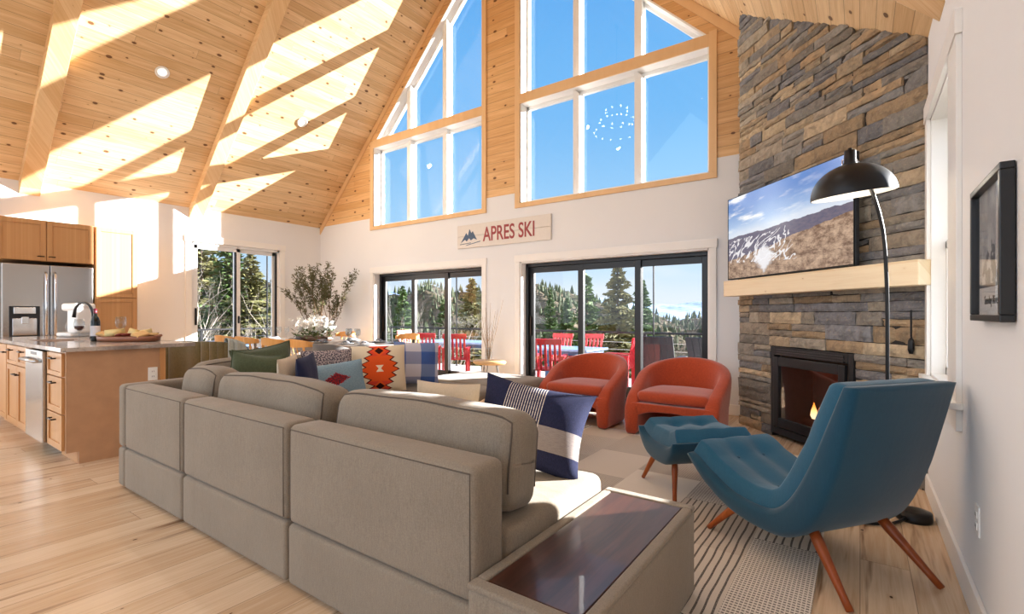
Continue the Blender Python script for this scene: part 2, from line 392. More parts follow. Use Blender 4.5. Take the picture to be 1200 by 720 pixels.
# ------------------------------------------------------------------ mesh builder
class MB:
    def __init__(s): s.v = []; s.f = []; s.uv = {}; s.col = {}
    def add(s, vs, fs, uvs=None, T=None, col=None):
        o = len(s.v)
        for p in vs:
            s.v.append(tuple(T @ Vector(p)) if T is not None else tuple(p))
        for i, f in enumerate(fs):
            if uvs is not None: s.uv[len(s.f)] = uvs[i]
            if col is not None: s.col[len(s.f)] = col
            s.f.append([o + k for k in f])
        return s
    def box(s, x0, x1, y0, y1, z0, z1, T=None, col=None):
        vs = [(x, y, z) for z in (z0, z1) for y in (y0, y1) for x in (x0, x1)]
        return s.add(vs, [(0, 2, 3, 1), (4, 5, 7, 6), (0, 1, 5, 4), (2, 6, 7, 3), (0, 4, 6, 2), (1, 3, 7, 5)], T=T, col=col)
    def prism(s, poly, a0, a1, axis='y', T=None):
        n = len(poly)
        def P(p, a): return {'y': (p[0], a, p[1]), 'x': (a, p[0], p[1]), 'z': (p[0], p[1], a)}[axis]
        vs = [P(p, a0) for p in poly] + [P(p, a1) for p in poly]
        fs = [list(range(n))[::-1], list(range(n, 2 * n))] + [(i, (i + 1) % n, n + (i + 1) % n, n + i) for i in range(n)]
        return s.add(vs, fs, T=T)
    def tube(s, path, r, n=8, caps=True, T=None):
        P = [Vector(p) for p in path]; rr = r if isinstance(r, (list, tuple)) else [r] * len(P)
        vs = []; fs = []; up = None
        for i, p in enumerate(P):
            d = (P[min(i + 1, len(P) - 1)] - P[max(i - 1, 0)])
            d = d.normalized() if d.length > 1e-9 else Vector((0, 0, 1))
            if up is None:
                up = Vector((0, 0, 1)) if abs(d.z) < 0.9 else Vector((1, 0, 0))
            a = d.cross(up); a = a.normalized() if a.length > 1e-6 else d.orthogonal().normalized()
            b = a.cross(d); up = b
            for k in range(n):
                t = 2 * pi * k / n; vs.append(p + (a * cos(t) + b * sin(t)) * rr[i])
        for i in range(len(P) - 1):
            for k in range(n):
                k2 = (k + 1) % n; fs.append((i * n + k, i * n + k2, (i + 1) * n + k2, (i + 1) * n + k))
        if caps:
            fs.append(list(range(n))[::-1]); fs.append([(len(P) - 1) * n + k for k in range(n)])
        return s.add(vs, fs, T=T)
    def lathe(s, prof, n=24, c=(0, 0, 0), T=None, caps=True):
        vs = []; fs = []
        for (r, z) in prof:
            for k in range(n):
                t = 2 * pi * k / n; vs.append((c[0] + max(r, 1e-4) * cos(t), c[1] + max(r, 1e-4) * sin(t), c[2] + z))
        for i in range(len(prof) - 1):
            for k in range(n):
                k2 = (k + 1) % n; fs.append((i * n + k, i * n + k2, (i + 1) * n + k2, (i + 1) * n + k))
        if caps and prof[0][0] > 1e-3: fs.append(list(range(n))[::-1])
        if caps and prof[-1][0] > 1e-3: fs.append([(len(prof) - 1) * n + k for k in range(n)])
        return s.add(vs, fs, T=T)
    def quad(s, a, b, c, d, uv=None):
        return s.add([a, b, c, d], [(0, 1, 2, 3)], [uv] if uv else None)
    def rbox(s, hx, hy, hz, r, T=None, warp=None, n=7, uvface=None):
        """rounded box centred on 0"""
        h = (hx, hy, hz)
        def samples(hh):
            k = [-hh, -hh + r * 0.25, -hh + r * 0.6, -hh + r]
            m = [-(hh - r) + 2 * (hh - r) * (i / n) for i in range(1, n)]
            return k + m + [hh - r, hh - r * 0.6, hh - r * 0.25, hh]
        for ax in range(3):
            a, b = [(1, 2), (2, 0), (0, 1)][ax]
            A = samples(h[a]); B = samples(h[b])
            for sg in (-1, 1):
                vs = []; fs = []
                for i, p in enumerate(A):
                    for j, q in enumerate(B):
                        o = [0, 0, 0]; o[ax] = sg * h[ax]; o[a] = p; o[b] = q
                        c = [max(-(h[t] - r), min(h[t] - r, o[t])) for t in range(3)]
                        d = Vector([o[t] - c[t] for t in range(3)])
                        if d.length > 1e-9: d = d.normalized() * r
                        w = Vector(c) + d
                        if warp: w = warp(w)
                        vs.append(w)
                nb = len(B)
                for i in range(len(A) - 1):
                    for j in range(nb - 1):
                        f = (i * nb + j, (i + 1) * nb + j, (i + 1) * nb + j + 1, i * nb + j + 1)
                        fs.append(f if sg > 0 else f[::-1])
                s.add(vs, fs, T=T)
        return s
    def surf(s, fn, nu, nv, T=None, closeu=False, uv=False):
        vs = []; fs = []; uvs = []
        for i in range(nu + (0 if closeu else 1)):
            for j in range(nv + 1):
                vs.append(fn(i / nu, j / nv))
        w = nv + 1
        for i in range(nu):
            i2 = (i + 1) % nu if closeu else i + 1
            for j in range(nv):
                fs.append((i * w + j, i2 * w + j, i2 * w + j + 1, i * w + j + 1))
                uvs.append([(i / nu, j / nv), ((i + 1) / nu, j / nv), ((i + 1) / nu, (j + 1) / nv), (i / nu, (j + 1) / nv)])
        return s.add(vs, fs, uvs if uv else None, T=T)
    def build(s, name, mat, parent=None, smooth=False, bevel=0.0, seg=2, weld=False, thick=0.0, uvbox=None):
        me = bpy.data.meshes.new(name); me.from_pydata(s.v, [], s.f)
        if s.uv or uvbox:
            L = me.uv_layers.new(name='UVMap')
            for p in me.polygons:
                if p.index in s.uv:
                    for k, li in enumerate(p.loop_indices): L.data[li].uv = s.uv[p.index][k]
                elif uvbox:
                    for li in p.loop_indices:
                        L.data[li].uv = uvbox(Vector(s.v[me.loops[li].vertex_index]), p.normal)
        if s.col:
            A = me.color_attributes.new('stone_color', 'FLOAT_COLOR', 'CORNER')
            for p in me.polygons:
                for li in p.loop_indices: A.data[li].color = s.col.get(p.index, (0.1, 0.1, 0.1, 1))
        if weld:
            import bmesh
            bm = bmesh.new(); bm.from_mesh(me); bmesh.ops.remove_doubles(bm, verts=bm.verts, dist=1e-5)
            bmesh.ops.recalc_face_normals(bm, faces=bm.faces); bm.to_mesh(me); bm.free()
        if smooth:
            me.polygons.foreach_set('use_smooth', [True] * len(me.polygons))
        me.materials.append(M[mat] if isinstance(mat, str) else mat)
        me.update()
        o = bpy.data.objects.new(name, me); COL.objects.link(o)
        if parent is not None: o.parent = parent
        if thick:
            m = o.modifiers.new('solid', 'SOLIDIFY'); m.thickness = thick; m.offset = 0
        if bevel:
            m = o.modifiers.new('bevel', 'BEVEL'); m.width = bevel; m.segments = seg; m.limit_method = 'ANGLE'; m.angle_limit = R(35)
        return o

def tag(o, label=None, cat=None, group=None, kind=None):
    if label: o['label'] = label
    if cat: o['category'] = cat
    if group: o['group'] = group
    if kind: o['kind'] = kind
    return o
def thing(name, label, cat, loc=(0, 0, 0), rz=0.0, group=None, rot=None):
    o = bpy.data.objects.new(name, None); COL.objects.link(o); o.empty_display_size = 0.1
    o.location = loc; o.rotation_euler = rot if rot else (0, 0, rz)
    return tag(o, label, cat, group)
def struct(o): o['kind'] = 'structure'; return o
def copy_tree(o, parent=None):
    kids = [c for c in bpy.data.objects if c.parent == o]
    c = o.copy(); COL.objects.link(c); c.parent = parent
    for k in kids: copy_tree(k, c)
    return c
def place(o, loc, rz=0.0, label=None, group=None, scale=None):
    o.location = loc; o.rotation_euler = (0, 0, rz)
    if label: o['label'] = label
    if group: o['group'] = group
    if scale: o.scale = (scale,) * 3 if not isinstance(scale, tuple) else scale
    return o
def TR(x=0, y=0, z=0, rz=0, rx=0, ry=0):
    return Matrix.Translation((x, y, z)) @ Matrix.Rotation(rz, 4, 'Z') @ Matrix.Rotation(ry, 4, 'Y') @ Matrix.Rotation(rx, 4, 'X')

# ------------------------------------------------------------------ room shell
XL, XR, YG, ZE = -9.549, 0.373, 6.216, 3.06
XC = -4.642; RID = ZE + (XC - XL); TW = 0.25; YB = -4.0
YO = YG + TW
def zl(x): return ZE + (x - XL)          # left slope underside
def zr(x): return ZE + (XR - x) * (RID - ZE) / (XR - XC)
def zc(x): return zl(x) if x < XC else zr(x)

m = MB(); m.quad((XL - .3, YB, 0), (XR + .3, YB, 0), (XR + .3, YO, 0), (XL - .3, YO, 0),
                 [(YB, XL - .3), (YB, XR + .3), (YO, XR + .3), (YO, XL - .3)])
m.box(XL - .3, XR + .3, YB, YO, -.22, -.002)
struct(m.build('floor', 'floor'))

s2 = sqrt(2)
def slope(name, xa, za, xb, zb):
    m = MB(); L = sqrt((xb - xa) ** 2 + (zb - za) ** 2)
    m.quad((xa, YB, za), (xa, YG, za), (xb, YG, zb), (xb, YB, zb), [(YB, 0), (YG, 0), (YG, L), (YB, L)])
    nx, nz = (-(zb - za) / L, (xb - xa) / L)
    if nz < 0: nx, nz = -nx, -nz
    t = 0.25; e = 0.004
    vs = []
    for y in (YB, YO):
        for (x, z) in ((xa, za), (xb, zb)):
            vs.append((x + nx * e, y, z + nz * e)); vs.append((x + nx * t, y, z + nz * t))
    m.add(vs, [(0, 2, 3, 1), (4, 5, 7, 6), (1, 3, 7, 5), (0, 1, 5, 4), (2, 6, 7, 3), (0, 4, 6, 2)])
    return struct(m.build(name, 'pine_ceiling'))
ext = 0.3
slope('ceiling_left', XL - ext, ZE - ext, XC, RID)
slope('ceiling_right', XR + ext, ZE - ext * (RID - ZE) / (XR - XC), XC, RID)

# ceiling beams (rafters)
def beam(name, y0, y1, left):
    m = MB(); d = 0.13
    xa, xb = (XL, XC) if left else (XR, XC)
    n = 1 if left else -1
    pts = [(xa, zc(xa)), (xb, zc(xb)), (xb, zc(xb) - d * s2), (xa, zc(xa) - d * s2)]
    m.prism(pts, y0, y1, 'y')
    return struct(m.build(name, 'beam', bevel=0.006, uvbox=lambda p, nn: (p.x * 1.414, p.y + p.z)))
for (a, b) in ((-0.60, -0.38), (1.54, 1.76), (3.66, 3.88)):
    beam('ceiling_beam', a, b, True); beam('ceiling_beam', a - .17, b - .17, False)

# gable wall : columns and lintels, white below 3.08, pine above
LO = (-7.77, -5.03); RO = (-4.28, -1.49)      # openings (doors and windows share them)
ZD = 2.0; ZW = 2.91; ZT0, ZT1 = 4.447, 4.595; RK = 0.31; ZP = 3.08
def cap(poly_x0, poly_x1, z0):
    xs = sorted({poly_x0, poly_x1} | ({XC} if poly_x0 < XC < poly_x1 else set()))
    top = [(x, zc(x) + 0.02) for x in xs]
    return [(poly_x0, z0), (poly_x1, z0)] + top[::-1]
w = MB(); p = MB()
EX0, EX1 = XL - .2, XR + .2
cols = [(EX0, LO[0]), (LO[1], RO[0]), (RO[1], EX1)]
for (a, b) in cols:
    za, zb = zc(max(a, XL)), zc(min(b, XR))
    if a == EX0:
        w.prism([(a, 0), (b, 0), (b, ZP), (XL + .02, ZP), (a, ZP)], YG, YO)
        p.prism([(XL + .0, ZP), (b, ZP), (b, zc(b) + .02)], YG, YO)
    elif b == EX1:
        w.prism([(a, 0), (b, 0), (b, ZP), (a, ZP)], YG, YO)
        p.prism([(a, ZP), (XR, ZP), (a, zc(a) + .02)], YG, YO)
    else:
        w.prism([(a, 0), (b, 0), (b, ZP), (a, ZP)], YG, YO)
        p.prism(cap(a, b, ZP), YG, YO)
for (a, b) in (LO, RO):
    w.box(a, b, YG, YO, ZD, ZW)
    p.prism([(a, zc(a) - RK), (b, zc(b) - RK), (b, zc(b) + .02), (a, zc(a) + .02)], YG, YO)
struct(w.build('wall_back', 'drywall'))
struct(p.build('wall_back_upper', 'pine_wall', uvbox=lambda q, n: (q.x, q.z + 0.02)))

# left wall with slider opening
WL = (3.70, 5.30, 0.08, 2.476)
m = MB(); x0, x1 = XL - .2, XL
m.box(x0, x1, YB, WL[0], 0, ZE + .02); m.box(x0, x1, WL[1], YG, 0, ZE + .02)
m.box(x0, x1, WL[0], WL[1], WL[3], ZE + .02); m.box(x0, x1, WL[0], WL[1], 0, WL[2])
struct(m.build('wall_left', 'drywall'))
WR = (3.20, 4.14, 0.80, 2.46)
m = MB(); x0, x1 = XR, XR + .2
m.box(x0, x1, YB, WR[0], 0, ZE + .02); m.box(x0, x1, WR[1], YG, 0, ZE + .02)
m.box(x0, x1, WR[0], WR[1], WR[3], ZE + .02); m.box(x0, x1, WR[0], WR[1], 0, WR[2])
struct(m.build('wall_right', 'drywall'))

# baseboards
m = MB(); m.box(XR - .016, XR, YB, 4.30, 0, .125); struct(m.build('baseboard_right', 'white_trim', bevel=.004))
m = MB(); m.box(XL, XL + .016, 2.75, WL[0] - .1, 0, .125); m.box(XL, XL + .016, WL[1] + .1, YG, 0, .125); struct(m.build('baseboard_left', 'white_trim', bevel=.004))
m = MB()
for a, b in ((XL, LO[0] - .1), (LO[1] + .1, RO[0] - .1), (RO[1] + .1, -1.08)): m.box(a, b, YG - .016, YG, 0, .125)
struct(m.build('baseboard_back', 'white_trim', bevel=.004))
# ceiling edge trim where gable meets slope
m = MB()
for (xa, xb) in ((XL, XC), (XR, XC)):
    d = .10
    m.prism([(xa, zc(xa)), (xb, zc(xb)), (xb, zc(xb) - d * 1.414), (xa, zc(xa) - d * 1.414)] if xa < xb else
            [(xb, zc(xb)), (xa, zc(xa)), (xa, zc(xa) - d * 1.414), (xb, zc(xb) - d * 1.414)], YG - .018, YG)
struct(m.build('trim_1', 'pine_trim', bevel=.003))

# upper gable windows
def upper_window(name, a, b):
    root = bpy.data.objects.new(name, None); COL.objects.link(root); struct(root)
    left = a < XC - 1
    hi = b if left else a; lo = a if left else b       # high / low rake end
    rk = lambda x: zc(x) - RK
    yg = YO - .05
    T = .09
    # pine casing on the wall face
    c = MB(); y0, y1 = YG - .022, YG
    c.box(a - T, b + T, y0, y1, ZW - .07, ZW)
    c.box(lo - T if left else lo, lo if left else lo + T, y0, y1, ZW, rk(lo) + .05)
    c.box(hi if left else hi - T, hi + T if left else hi, y0, y1, ZW, rk(hi) + .08)
    c.box(a, b, y0, y1, ZT0, ZT1)
    c.build('window_trim', 'pine_trim', root, bevel=.003)
    # white jamb liner
    j = MB(); t = .018
    j.box(a, a + t, YG, YO, ZW, ZT0); j.box(b - t, b, YG, YO, ZW, ZT0)
    j.box(a, b, YG, YO, ZW, ZW + t); j.box(a, b, YG + .0, YO, ZT0, ZT0 + t); j.box(a, b, YG, YO, ZT1 - t, ZT1)
    xs = hi - t if left else hi
    j.box(xs, xs + t, YG, YO, ZT1, rk(hi))
    xlow = lo + (ZT1 - rk(lo)) * (1 if left else -1) if rk(lo) < ZT1 else lo
    P = [(xlow, rk(xlow)), (hi, rk(hi)), (hi, rk(hi) - .03), (xlow + (.03 if left else -.03), rk(xlow))]
    j.prism(P, YG, YO)
    j.build('jamb', 'white_trim', root)
    # sashes: frame + mullions
    f = MB(); fw = .05; y0, y1 = yg - .03, yg + .03
    thirds = [a + (b - a) * k / 3 for k in (1, 2)]
    f.box(a, a + fw, y0, y1, ZW, ZT0); f.box(b - fw, b, y0, y1, ZW, ZT0)
    f.box(a, b, y0, y1, ZW, ZW + fw); f.box(a, b, y0, y1, ZT0 - fw, ZT0); f.box(a, b, y0, y1, ZT0, ZT1 + fw)
    f.box(hi - fw if left else hi, hi if left else hi + fw, y0, y1, ZT1, rk(hi) - .02)
    dd = .09
    P = [(xlow, rk(xlow)), (hi, rk(hi)), (hi, rk(hi) - dd), (xlow + (dd if left else -dd), rk(xlow))]
    f.prism(P, y0, y1)
    f.build('window_frame', 'white_metal', root)
    for x in thirds:
        for (z0, z1) in ((ZW, ZT0), (ZT1, rk(x))):
            q = MB(); q.prism([(x - .05, z0), (x + .05, z0), (x + .05, z1 + (.04 if left else -.06)), (x - .05, z1 - (.06 if left else -.04))], y0 - .09, y1)
            q.build('mullion', 'white_metal', root)
    xs = [a] + thirds + [b]
    for i in range(3):
        u, v = xs[i], xs[i + 1]
        g = MB(); g.box(u, v, yg - .003, yg + .003, ZW, ZT0); g.build('glass_pane', 'glass', root)
        uu = max(u, xlow) if left else u; vv = v if left else min(v, xlow)
        g = MB(); g.prism([(uu, ZT1), (vv, ZT1), (vv, max(rk(vv) - .02, ZT1 + .001)), (uu, max(rk(uu) - .02, ZT1 + .001))], yg - .003, yg + .003); g.build('glass_pane', 'glass', root)
    return root
upper_window('window_1', *LO); upper_window('window_2', *RO)

# black sliding doors
def slider(name, a, b):
    root = bpy.data.objects.new(name, None); COL.objects.link(root); struct(root)
    c = MB(); T = .085; y0, y1 = YG - .02, YG
    c.box(a - T, a, y0, y1, 0, ZD); c.box(b, b + T, y0, y1, 0, ZD); c.box(a - T - .012, b + T + .012, y0 - .006, y1, ZD, ZD + .105)
    c.build('door_casing', 'white_trim', root, bevel=.003)
    j = MB(); t = .018
    j.box(a, a + t, YG, YO - .08, 0, ZD); j.box(b - t, b, YG, YO - .08, 0, ZD); j.box(a, b, YG, YO - .08, ZD - t, ZD)
    j.build('jamb', 'white_trim', root)
    f = MB(); y0, y1 = YO - .12, YO
    f.box(a + t, a + .06, y0, y1, 0, ZD - t); f.box(b - .06, b - t, y0, y1, 0, ZD - t); f.box(a + t, b - t, y0, y1, ZD - .07, ZD - t); f.box(a + t, b - t, y0, y1, 0, .05)
    f.build('door_frame', 'black_frame', root, bevel=.003)
    ia, ib = a + .05, b - .05; wd = (ib - ia + .16) / 3
    for i in range(3):
        u = ia + i * (wd - .08); v = u + wd; yy = YO - (.075 if i == 1 else .045)
        q = MB(); st = .085
        q.box(u, u + st, yy - .022, yy + .022, .05, ZD - .07); q.box(v - st, v, yy - .022, yy + .022, .05, ZD - .07)
        q.box(u + st, v - st, yy - .022, yy + .022, ZD - .16, ZD - .07); q.box(u + st, v - st, yy - .022, yy + .022, .05, .19)
        sash = q.build('door_sash', 'black_frame', root, bevel=.003)
        g = MB(); g.box(u + st, v - st, yy - .003, yy + .003, .19, ZD - .16); g.build('glass_pane', 'glass', sash)
        if i == 0:
            h = MB(); h.box(u + .025, u + .05, yy - .05, yy - .022, .86, 1.16); h.build('door_handle', 'bronze', sash, bevel=.005)
    return root
slider('door_1', *LO); slider('door_2', *RO)

# left white slider
def left_slider():
    root = bpy.data.objects.new('door_3', None); COL.objects.link(root); struct(root)
    y0, y1, z0, z1 = WL; T = .10
    c = MB(); xa, xb = XL, XL + .022
    c.box(xa, xb, y0 - T, y0, 0, z1); c.box(xa, xb, y1, y1 + T, 0, z1); c.box(xa, xb + .006, y0 - T - .012, y1 + T + .012, z1, z1 + .11)
    c.build('door_casing', 'white_trim', root, bevel=.003)
    f = MB(); xa, xb = XL - .16, XL - .02; t = .045
    f.box(xa, xb, y0, y0 + t, z0, z1); f.box(xa, xb, y1 - t, y1, z0, z1); f.box(xa, xb, y0, y1, z1 - t, z1); f.box(xa, xb, y0, y1, z0, z0 + t)
    f.build('door_frame', 'white_metal', root, bevel=.003)
    ym = (y0 + y1) / 2
    for (u, v, xx) in ((y0 + t, ym + .05, XL - .06), (ym - .05, y1 - t, XL - .10)):
        q = MB(); st = .07
        q.box(xx - .02, xx + .02, u, u + st, z0 + t, z1 - t); q.box(xx - .02, xx + .02, v - st, v, z0 + t, z1 - t)
        q.box(xx - .02, xx + .02, u, v, z1 - t - .07, z1 - t); q.box(xx - .02, xx + .02, u, v, z0 + t, z0 + t + .1)
        sash = q.build('door_sash', 'white_metal', root, bevel=.003)
        g = MB(); g.box(xx - .003, xx + .003, u + st, v - st, z0 + t + .1, z1 - t - .07); g.build('glass_pane', 'glass', sash)
        if u < 4:
            h = MB(); h.box(xx + .02, xx + .05, u + .02, u + .05, 1.0, 1.3); h.build('door_handle', 'black_metal', sash, bevel=.005)
            h = MB(); h.box(xx + .02, xx + .04, v - .05, v - .02, 1.02, 1.16); h.build('door_latch', 'dark_plastic', sash, bevel=.004)
            s = MB(); s.box(xx - .022, xx + .022, v - st - .03, v - st, z0 + t + .1, z1 - t - .07); s.build('screen_edge', 'black_frame', sash)
        else:
            s = MB(); s.box(XL - .05, XL - .02, y1 - t - .035, y1 - t, z0 + t, z1 - t); s.build('screen_edge', 'black_frame', root)
left_slider()

def right_window():
    root = bpy.data.objects.new('window_3', None); COL.objects.link(root); struct(root)
    y0, y1, z0, z1 = WR; T = .10
    c = MB(); xa, xb = XR - .022, XR
    c.box(xa, xb, y0 - .25, y0, z0, z1); c.box(xa, xb, y1, y1 + T, z0, z1); c.box(xa - .006, xb, y0 - .25 - .012, y1 + T + .012, z1, z1 + .11)
    c.box(xa - .03, xb, y0 - .25 - .03, y1 + T + .03, z0 - .03, z0); c.box(xa, xb, y0 - .25, y1 + T, z0 - .13, z0 - .03)
    c.build('window_trim', 'white_trim', root, bevel=.003)
    j = MB(); t = .015
    j.box(XR, XR + .2, y0, y0 + t, z0, z1); j.box(XR, XR + .2, y1 - t, y1, z0, z1); j.box(XR, XR + .2, y0, y1, z1 - t, z1); j.box(XR, XR + .2, y0, y1, z0, z0 + t)
    j.build('jamb', 'white_trim', root)
    zm = (z0 + z1) / 2
    for (za, zb, xx) in ((z0 + t, zm + .03, XR + .09), (zm - .03, z1 - t, XR + .13)):
        q = MB(); st = .05; u, v = y0 + t, y1 - t
        q.box(xx - .02, xx + .02, u, u + st, za, zb); q.box(xx - .02, xx + .02, v - st, v, za, zb)
        q.box(xx - .02, xx + .02, u, v, zb - st, zb); q.box(xx - .02, xx + .02, u, v, za, za + st)
        sash = q.build('window_sash', 'white_metal', root, bevel=.003)
        g = MB(); g.box(xx - .003, xx + .003, u + st, v - st, za + st, zb - st); g.build('glass_pane', 'glass', sash)
right_window()

# ------------------------------------------------------------------ stone fireplace
FA = Vector((-1.075, 5.815)); FB = Vector((0.35, 4.32)); FL = (FB - FA).length
FD = (FB - FA) / FL; FN = Vector((FD.y, -FD.x))
if FN.y > 0: FN = -FN
FANG = math.atan2(FD.y, FD.x)
def FT(off=0): # frame: local x along the face, local -y towards the room, z up
    return Matrix.Translation((FA.x + FN.x * off, FA.y + FN.y * off, 0)) @ Matrix.Rotation(FANG, 4, 'Z')
BX0, BX1, BZ1 = 0.533, 1.519, 0.887     # firebox opening
def stone_wall():
    m = MB(); rnd = random.Random(11); T = FT(0)
    pal = [(138, 136, 134), (152, 147, 140), (122, 122, 124), (188, 168, 140), (198, 178, 148), (168, 144, 114), (160, 148, 132), (180, 154, 122), (142, 135, 126), (170, 160, 144), (130, 130, 134)]
    ceil_at = lambda u: zr(FA.x + FD.x * u)
    z = 0.0; rows = []
    while z < 4.7:
        h = rnd.choice([.062, .075, .085, .095, .11, .125]); 
        if z < BZ1 < z + h + .03: h = BZ1 - z
        rows.append((z, z + h)); z += h
    for (z0, z1) in rows:
        segs = [(0.0, FL + .035)]
        if z0 < BZ1 - .01: segs = [(0.0, BX0), (BX1, FL + .035)]
        for (a, b) in segs:
            u = a
            while u < b - .001:
                L = rnd.uniform(.16, .52); 
                if b - (u + L) < .12: L = b - u
                pieces = [(z0, z1)]
                if z1 - z0 > .095 and rnd.random() < .35: pieces = [(z0, (z0 + z1) / 2), ((z0 + z1) / 2, z1)]
                for (p0, p1) in pieces:
                    c = lin(rnd.choice(pal)); k = rnd.uniform(.75, 1.15); c = (c[0] * k, c[1] * k, c[2] * k, 1)
                    d = rnd.uniform(.012, .034); g = .0025
                    top = min(p1, ceil_at(u + L / 2) + .12)
                    if p0 > ceil_at(u) : continue
                    nx, nz = max(2, int(L / .06)), 3
                    vs = []; fs = []
                    ph = rnd.uniform(0, 99)
                    for i in range(nx + 1):
                        for j in range(nz + 1):
                            uu = u + g + (L - 2 * g) * i / nx; zz = p0 + g + (top - p0 - 2 * g) * j / nz
                            ed = (i in (0, nx)) or (j in (0, nz))
                            dy = -d + (rnd.uniform(0.006, .016) if ed else rnd.uniform(-.008, .006)) + .005 * sin(uu * 23 + ph)
                            if ed: zz += rnd.uniform(-.003, .003)
                            vs.append((uu, dy, zz))
                    w = nz + 1
                    for i in range(nx):
                        for j in range(nz):
                            fs.append((i * w + j, (i + 1) * w + j, (i + 1) * w + j + 1, i * w + j + 1))
                    # skirt to the backing
                    ring = [i * w for i in range(nx + 1)] + [nx * w + j for j in range(1, w)] + [i * w + nz for i in range(nx - 1, -1, -1)] + [j for j in range(nz - 1, 0, -1)]
                    o = len(vs)
                    for q in ring: vs.append((vs[q][0], 0.01, vs[q][2]))
                    n = len(ring)
                    for k2 in range(n): fs.append((ring[k2], o + k2, o + (k2 + 1) % n, ring[(k2 + 1) % n]))
                    m.add(vs, fs, T=T, col=c)
                u += L
    o = m.build('wall_fireplace', 'stone'); struct(o)
    # backing core behind the stones
    b = MB(); 
    def W(u, off): q = FA + FD * u + FN * off; return (q.x, q.y)
    b.prism([(FA.x, FA.y + .012), W(BX0, 0), W(BX0, -.45), (FA.x, YG)][::-1], 0, 3.9, 'z')
    b.prism([W(BX1, 0), W(FL, 0), (XR, FB.y), (XR, 5.2), W(BX1, -.45)][::-1], 0, 3.0, 'z')
    b.prism([W(BX0, 0), W(BX1, 0), W(BX1, -.45), W(BX0, -.45)][::-1], BZ1, 3.4, 'z')
    q = b.build('stone_core', 'mortar', o)
stone_wall()

def fireplace_insert():
    q = FA + FD * BX0; L = BX1 - BX0
    root = thing('fireplace', 'black gas fireplace insert set low in the stone wall, small flame inside', 'fireplace', (q.x, q.y, 0), FANG)
    f = MB(); y0, y1 = -.02, .04
    f.box(.004, .055, y0, y1, .035, .88); f.box(L - .055, L - .004, y0, y1, .035, .88); f.box(.055, L - .055, y0, y1, .80, .88); f.box(.055, L - .055, y0, y1, .035, .10)
    f.build('surround', 'firebox_black', root, bevel=.004)
    d = MB(); y0, y1 = -.04, -.005
    d.box(.07, .135, y0, y1, .115, .785); d.box(L - .135, L - .07, y0, y1, .115, .785); d.box(.135, L - .135, y0, y1, .70, .785); d.box(.135, L - .135, y0, y1, .115, .20)
    d.build('door_frame', 'firebox_black', root, bevel=.006)
    for k in range(3):
        s = MB(); s.box(.09, L - .09, -.03, 0, .805 + k * .022, .815 + k * .022); s.build('louvre', 'dark_plastic', root)
    g = MB(); g.box(.135, L - .135, -.022, -.018, .20, .70); g.build('glass_front', 'fire_glass', root)
    b = MB(); b.box(.08, L - .08, .38, .40, .1, .8); b.box(.06, .08, .04, .4, .1, .8); b.box(L - .08, L - .06, .04, .4, .1, .8); b.box(.06, L - .06, .04, .4, .09, .11); b.box(.06, L - .06, .04, .4, .79, .81)
    b.build('firebox', 'brick_dark', root)
    for (xa, ya, xb, yb, z, r) in ((.2, .2, .78, .26, .17, .045), (.25, .3, .7, .16, .24, .04), (.45, .14, .62, .34, .2, .035)):
        t = MB(); t.tube([(xa, ya, z), ((xa + xb) / 2, (ya + yb) / 2, z + .015), (xb, yb, z)], [r, r * 1.1, r * .9], 10); t.build('log', 'flame_log', root, smooth=True)
    for (x, y, h, r) in ((.44, .09, .15, .03), (.48, .11, .11, .022), (.405, .11, .09, .02)):
        t = MB(); t.lathe([(r * .5, 0), (r, h * .2), (r * .8, h * .5), (r * .3, h * .8), (.001, h)], 12, (x, y, .25)); t.build('flame', 'flame', root, smooth=True)
fireplace_insert()

m = MB(); T = FT(0); m.box(.014, 2.215, -.20, -.052, 1.386, 1.553)
m.v = m.v; o = MB(); 
mm = MB(); mm.box(0, 2.20, -.15, -.0, 0, .167)
q = FA + FD * .014 + FN * .052
root = mm.build('mantel_shelf', 'mantel', bevel=.006, uvbox=lambda p, n: (p.x, p.z + p.y))
root.location = (q.x, q.y, 1.386); root.rotation_euler = (0, 0, FANG)
tag(root, 'thick pale pine mantel beam across the stone fireplace wall below the television', 'mantel')

def tv():
    q = FA + FD * .02 + FN * .15
    r = thing('television', 'large flat television on the stone wall showing a snowy mountain', 'television', (q.x, q.y, 1.566), FANG)
    L, H = 1.645, .872
    b = MB(); b.box(0, L, .004, .045, 0, H); b.build('body', 'dark_plastic', r, bevel=.006)
    z = MB(); z.box(0, L, -.004, .006, 0, .012); z.box(0, L, -.004, .006, H - .006, H); z.box(0, .006, -.004, .006, 0, H); z.box(L - .006, L, -.004, .006, 0, H); z.build('bezel', 'black_metal', r)
    s = MB(); s.quad((.006, 0, .012), (L - .006, 0, .012), (L - .006, 0, H - .006), (.006, 0, H - .006), [(0, 0), (1, 0), (1, 1), (0, 1)]); s.build('screen', 'tv_picture', r)
    a = MB(); a.box(.55, 1.1, .045, .085, .2, .65); a.build('wall_mount', 'black_metal', r)
tv()

q = FA + FD * 2.035 + FN * .062
r = thing('poker_hook', 'small black hook hanging at the right edge of the stone wall', 'hook', (q.x, q.y, .925), FANG)
m = MB(); m.tube([(0, 0, .30), (0, 0, .12)], .006, 8); m.tube([(0, 0, .12), (.015, -.005, .08), (0, -.01, .05)], .006, 8); m.build('rod', 'black_metal', r)
m = MB(); m.lathe([(.008, .11), (.018, .09), (.02, .03), (.012, 0)], 10); m.build('handle', 'black_metal', r, smooth=True)

